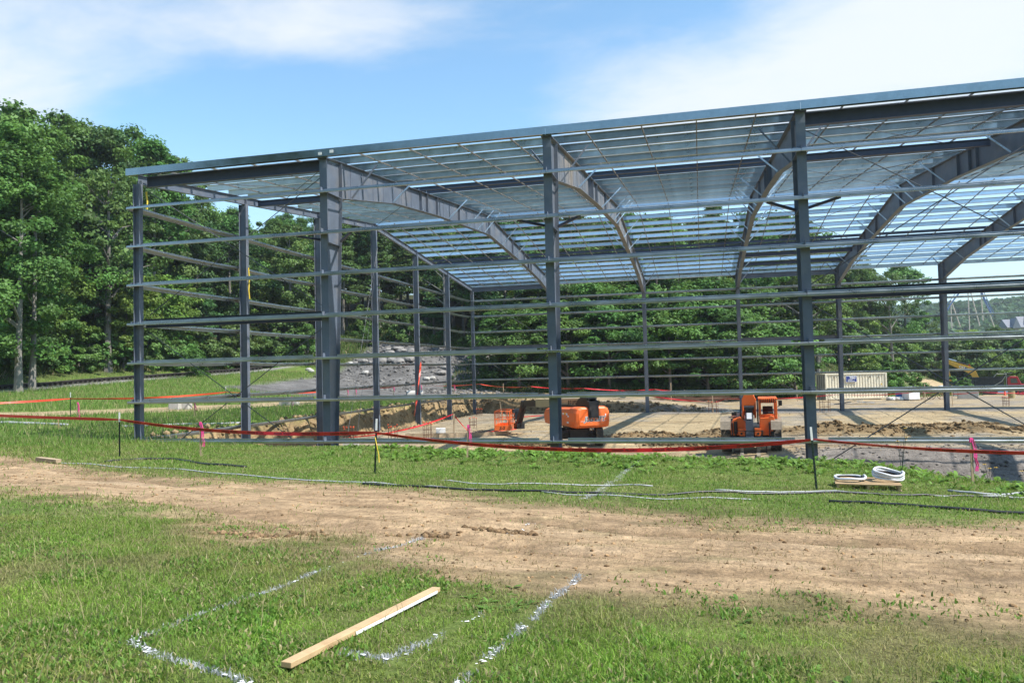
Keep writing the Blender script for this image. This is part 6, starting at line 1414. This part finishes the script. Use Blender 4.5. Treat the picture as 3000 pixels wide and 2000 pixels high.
for px in (-.9, .2, 1.2):
    m = MB(); m.tube([(px+.45*math.cos(2*PI*k/20), 0, .45+.45*math.sin(2*PI*k/20)) for k in range(21)], .03, 6)
    for k in range(6): m.bar((px, 0, .45), (px+.44*math.cos(k*PI/3), 0, .45+.44*math.sin(k*PI/3)), .03)
    part('spoked_wheel', m, M['rust'], t)
m = MB(); m.bar((-1.6, .1, .5), (1.6, .1, .75), .1); m.bar((-.3, .1, .6), (-.3, .1, 1.35), .08); m.bar((.4, .1, .6), (.3, .1, 1.3), .1); m.box((-1.5, .1, .5), (.6, .5, .08), rot=(0, -.3, 0)); part('implement_frame', m, M['rust'], t)
for k, (u, v, lab) in enumerate(((2820, 1160, 'pale concrete barrier block right of the fifth rear column'), (2836, 1168, 'tan concrete barrier block in front of the other one'))): block(u, v, 1.7, .6, .85, lab, 'block', -.15, 'barrier_block')
x, y, z = at(2964, 1166); m = MB(); m.lathe([(.29, 0), (.29, .3), (.305, .32), (.29, .34), (.29, .6), (.305, .62), (.29, .64), (.29, .9)], 16); tag(ob('steel_drum', m.mesh('steel_drum', M['barrel']), None, (x, y, z)), 'rusty yellow steel drum in front of the red truck cab', 'drum')
x, y, z = at(2944, 1158); m = MB(); m.lathe([(.18, 0), (.18, .04), (.1, .05), (.07, 1.0), (.04, 1.02)], 12); tag(ob('traffic_post', m.mesh('traffic_post', M['cap_orange']), None, (x, y, z)), 'slim orange marker post left of the steel drum', 'marker post')
x, y, z = at(2800, 1120); t = thing('plastic_tank', 'low white tank seen behind the weeds and truck tail', 'tank', (66.0-12.5, 98, H(53.5, 98)), -.2); m = MB(); m.lathe([(.05, -.9), (.36, -.8), (.42, 0), (.36, .8), (.05, .9)], 14, 'x', (0, 0, 1.2)); part('tank_shell', m, M['white'], t, smooth=True); m = MB(); m.box((0, 0, .4), (1.2, .5, .8)); part('tank_stand', m, M['slate'], t)
# ---- railway along the western wood
t = thing('railway_track', 'single railway track on pale ballast curving along the western wood', 'railway track', (0, 0, 0))
rp = []
for (a, b), (c, d) in zip(RAIL, RAIL[1:]):
    k = max(1, int(math.hypot(c-a, d-b)/1.0)); rp += [(a+(c-a)*i/k, b+(d-b)*i/k) for i in range(k)]
def off(i, o):
    a, b = rp[max(0, i-1)], rp[min(len(rp)-1, i+1)]; d = math.hypot(b[0]-a[0], b[1]-a[1]); return rp[i][0]-(b[1]-a[1])/d*o, rp[i][1]+(b[0]-a[0])/d*o
for o in (-.5, .5):
    m = MB(); m.tube([(*off(i, o), H(*rp[i])+.26) for i in range(len(rp))], .05, 5); part('rail', m, M['steel_rail'], t)
for i in range(0, len(rp)-1):
    for f in (0, .5):
        x, y = rp[i][0]+(rp[i+1][0]-rp[i][0])*f, rp[i][1]+(rp[i+1][1]-rp[i][1])*f; a = math.atan2(rp[i+1][1]-rp[i][1], rp[i+1][0]-rp[i][0])
        m = MB(); m.box((x, y, H(x, y)+.12), (.24, 1.9, .16), rot=(0, 0, a)); part('sleeper', m, M['sleeper'], t)
# ---- flowers by the trench
def flower(x, y, h, lab):
    t = thing('wildflower', lab, 'flower', (x, y, H(x, y)), 0, 'yellow wildflowers by the trench')
    for k in range(4):
        px, py = rr.uniform(-.18, .18), rr.uniform(-.1, .1); hh = h*rr.uniform(.75, 1.05); m = MB(); m.tube([(0, 0, 0), (px*.5, py*.5, hh*.6), (px, py, hh)], .005, 4); s = part('stem', m, M['post_green'], t)
        m = MB(); m.lathe([(.0, hh+.02), (.014, hh+.01), (.014, hh)], 8, 'z', (px, py, 0)); part('eye', m, M['black_print'], s)
        m = MB()
        for q in range(8): a = q*PI/4; m.add([(px, py, hh), (px+.035*math.cos(a-.25), py+.035*math.sin(a-.25), hh-.006), (px+.05*math.cos(a), py+.05*math.sin(a), hh-.012), (px+.035*math.cos(a+.25), py+.035*math.sin(a+.25), hh-.006)], [(0, 1, 2, 3)])
        part('petals', m, M['yellow_print'], s)
flower(24.3, -3.9, 1.05, 'tall yellow wildflower with dark eyes standing in front of the lowest girt'); flower(25.9, -4.6, .45, 'low yellow wildflower by the ribboned stake, left of the pair'); flower(26.6, -4.9, .4, 'low yellow wildflower at the right of the ribboned stake')
# ---- far right: blue coaster and grey roofed buildings
def coaster():
    t = thing('roller_coaster', 'blue roller coaster track on tan supports above the far trees', 'roller coaster', (0, 0, 0))
    dep = 360.0
    def P(u, v, dd=0): return CAM+(dep+dd)*ray(u, v)
    tr = [P(2762, 925), P(2785, 885), P(2812, 850), P(2832, 836), P(2848, 832), P(2862, 838), P(2875, 850), P(2895, 895), P(2908, 920)]
    for o in (-.9, .9): m = MB(); m.tube([(p[0]+o, p[1]+o*.5, p[2]) for p in tr], .16, 6); part('track_rail', m, M['coaster_blue'], t)
    m = MB(); m.tube([(p[0], p[1], p[2]-.8) for p in tr], .36, 8); part('track_spine', m, M['coaster_blue'], t)
    for a, b in (((2785, 885), (2787, 930)), ((2786, 880), (2802, 925)), ((2835, 835), (2839, 930)), ((2838, 835), (2857, 905)), ((2873, 845), (2877, 900)), ((2876, 850), (2898, 915))):
        p, q = P(*a), P(*b); q = np.array([q[0], q[1], -8]) if False else q; m = MB(); d = q-p; m.tube([p, p+d*1.7], .26, 7); part('support_leg', m, M['coaster_tan'], t)
coaster()
def far_house(u, v, w, h, d, label, dep=255.0):
    c = CAM+dep*ray(u, v); t = thing('far_building', label, 'building', (c[0], c[1], c[2]-9), .1)
    m = MB(); m.box((0, 0, 4.5), (w, d, 9+2)); part('wall', m, M['wall_tan'], t)
    m = MB(); m.prism([(-d/2-.6, 9.9), (0, 9.9+h), (d/2+.6, 9.9)], -w/2-.5, w/2+.5, 'x'); part('roof', m, M['roof_grey'], t)
    m = MB(); m.prism([(-w*.3, 9.6), (0, 9.6+h*1.2), (w*.3, 9.6)], -d/2-1.0, 0, 'y'); part('gable', m, M['roof_grey'], t)
    for k in (-.3, .3): m = MB(); m.box((w*k, -d/2-.02, 7.4), (w*.16, .1, 1.8)); part('window', m, M['glass'], t)
far_house(2962, 968, 4.4, 2.8, 6, 'steep grey-roofed house beyond the scrub slope, left one'); far_house(3004, 964, 5, 3.6, 7, 'larger tan house with grey roof at the far right edge', 270)
# ------------------------------------------------------------------ summer haze in the valley
def haze():
    m = bpy.data.materials.new('valley_haze'); m.use_nodes = True; nt = m.node_tree; nt.nodes.clear()
    out = nt.nodes.new('ShaderNodeOutputMaterial'); pv = nt.nodes.new('ShaderNodeVolumePrincipled'); pv.inputs['Color'].default_value = (.86, .93, 1.0, 1); pv.inputs['Density'].default_value = .00026; pv.inputs['Anisotropy'].default_value = .2
    nt.links.new(pv.outputs[0], out.inputs['Volume'])
    lo, hi = float(gz.min())-1.0, max(110.0, float(gz.max())+14)
    x0, x1, y0, y1 = xs[0]-5, xs[-1]+5, ys[0]-5, ys[-1]+5
    o = ob('haze', MB().box(((x0+x1)/2, (y0+y1)/2, (lo+hi)/2), (x1-x0, y1-y0, hi-lo)).mesh('haze', m)); tag(o, 'thin pale summer haze in the air over the valley', kind='stuff')
haze()
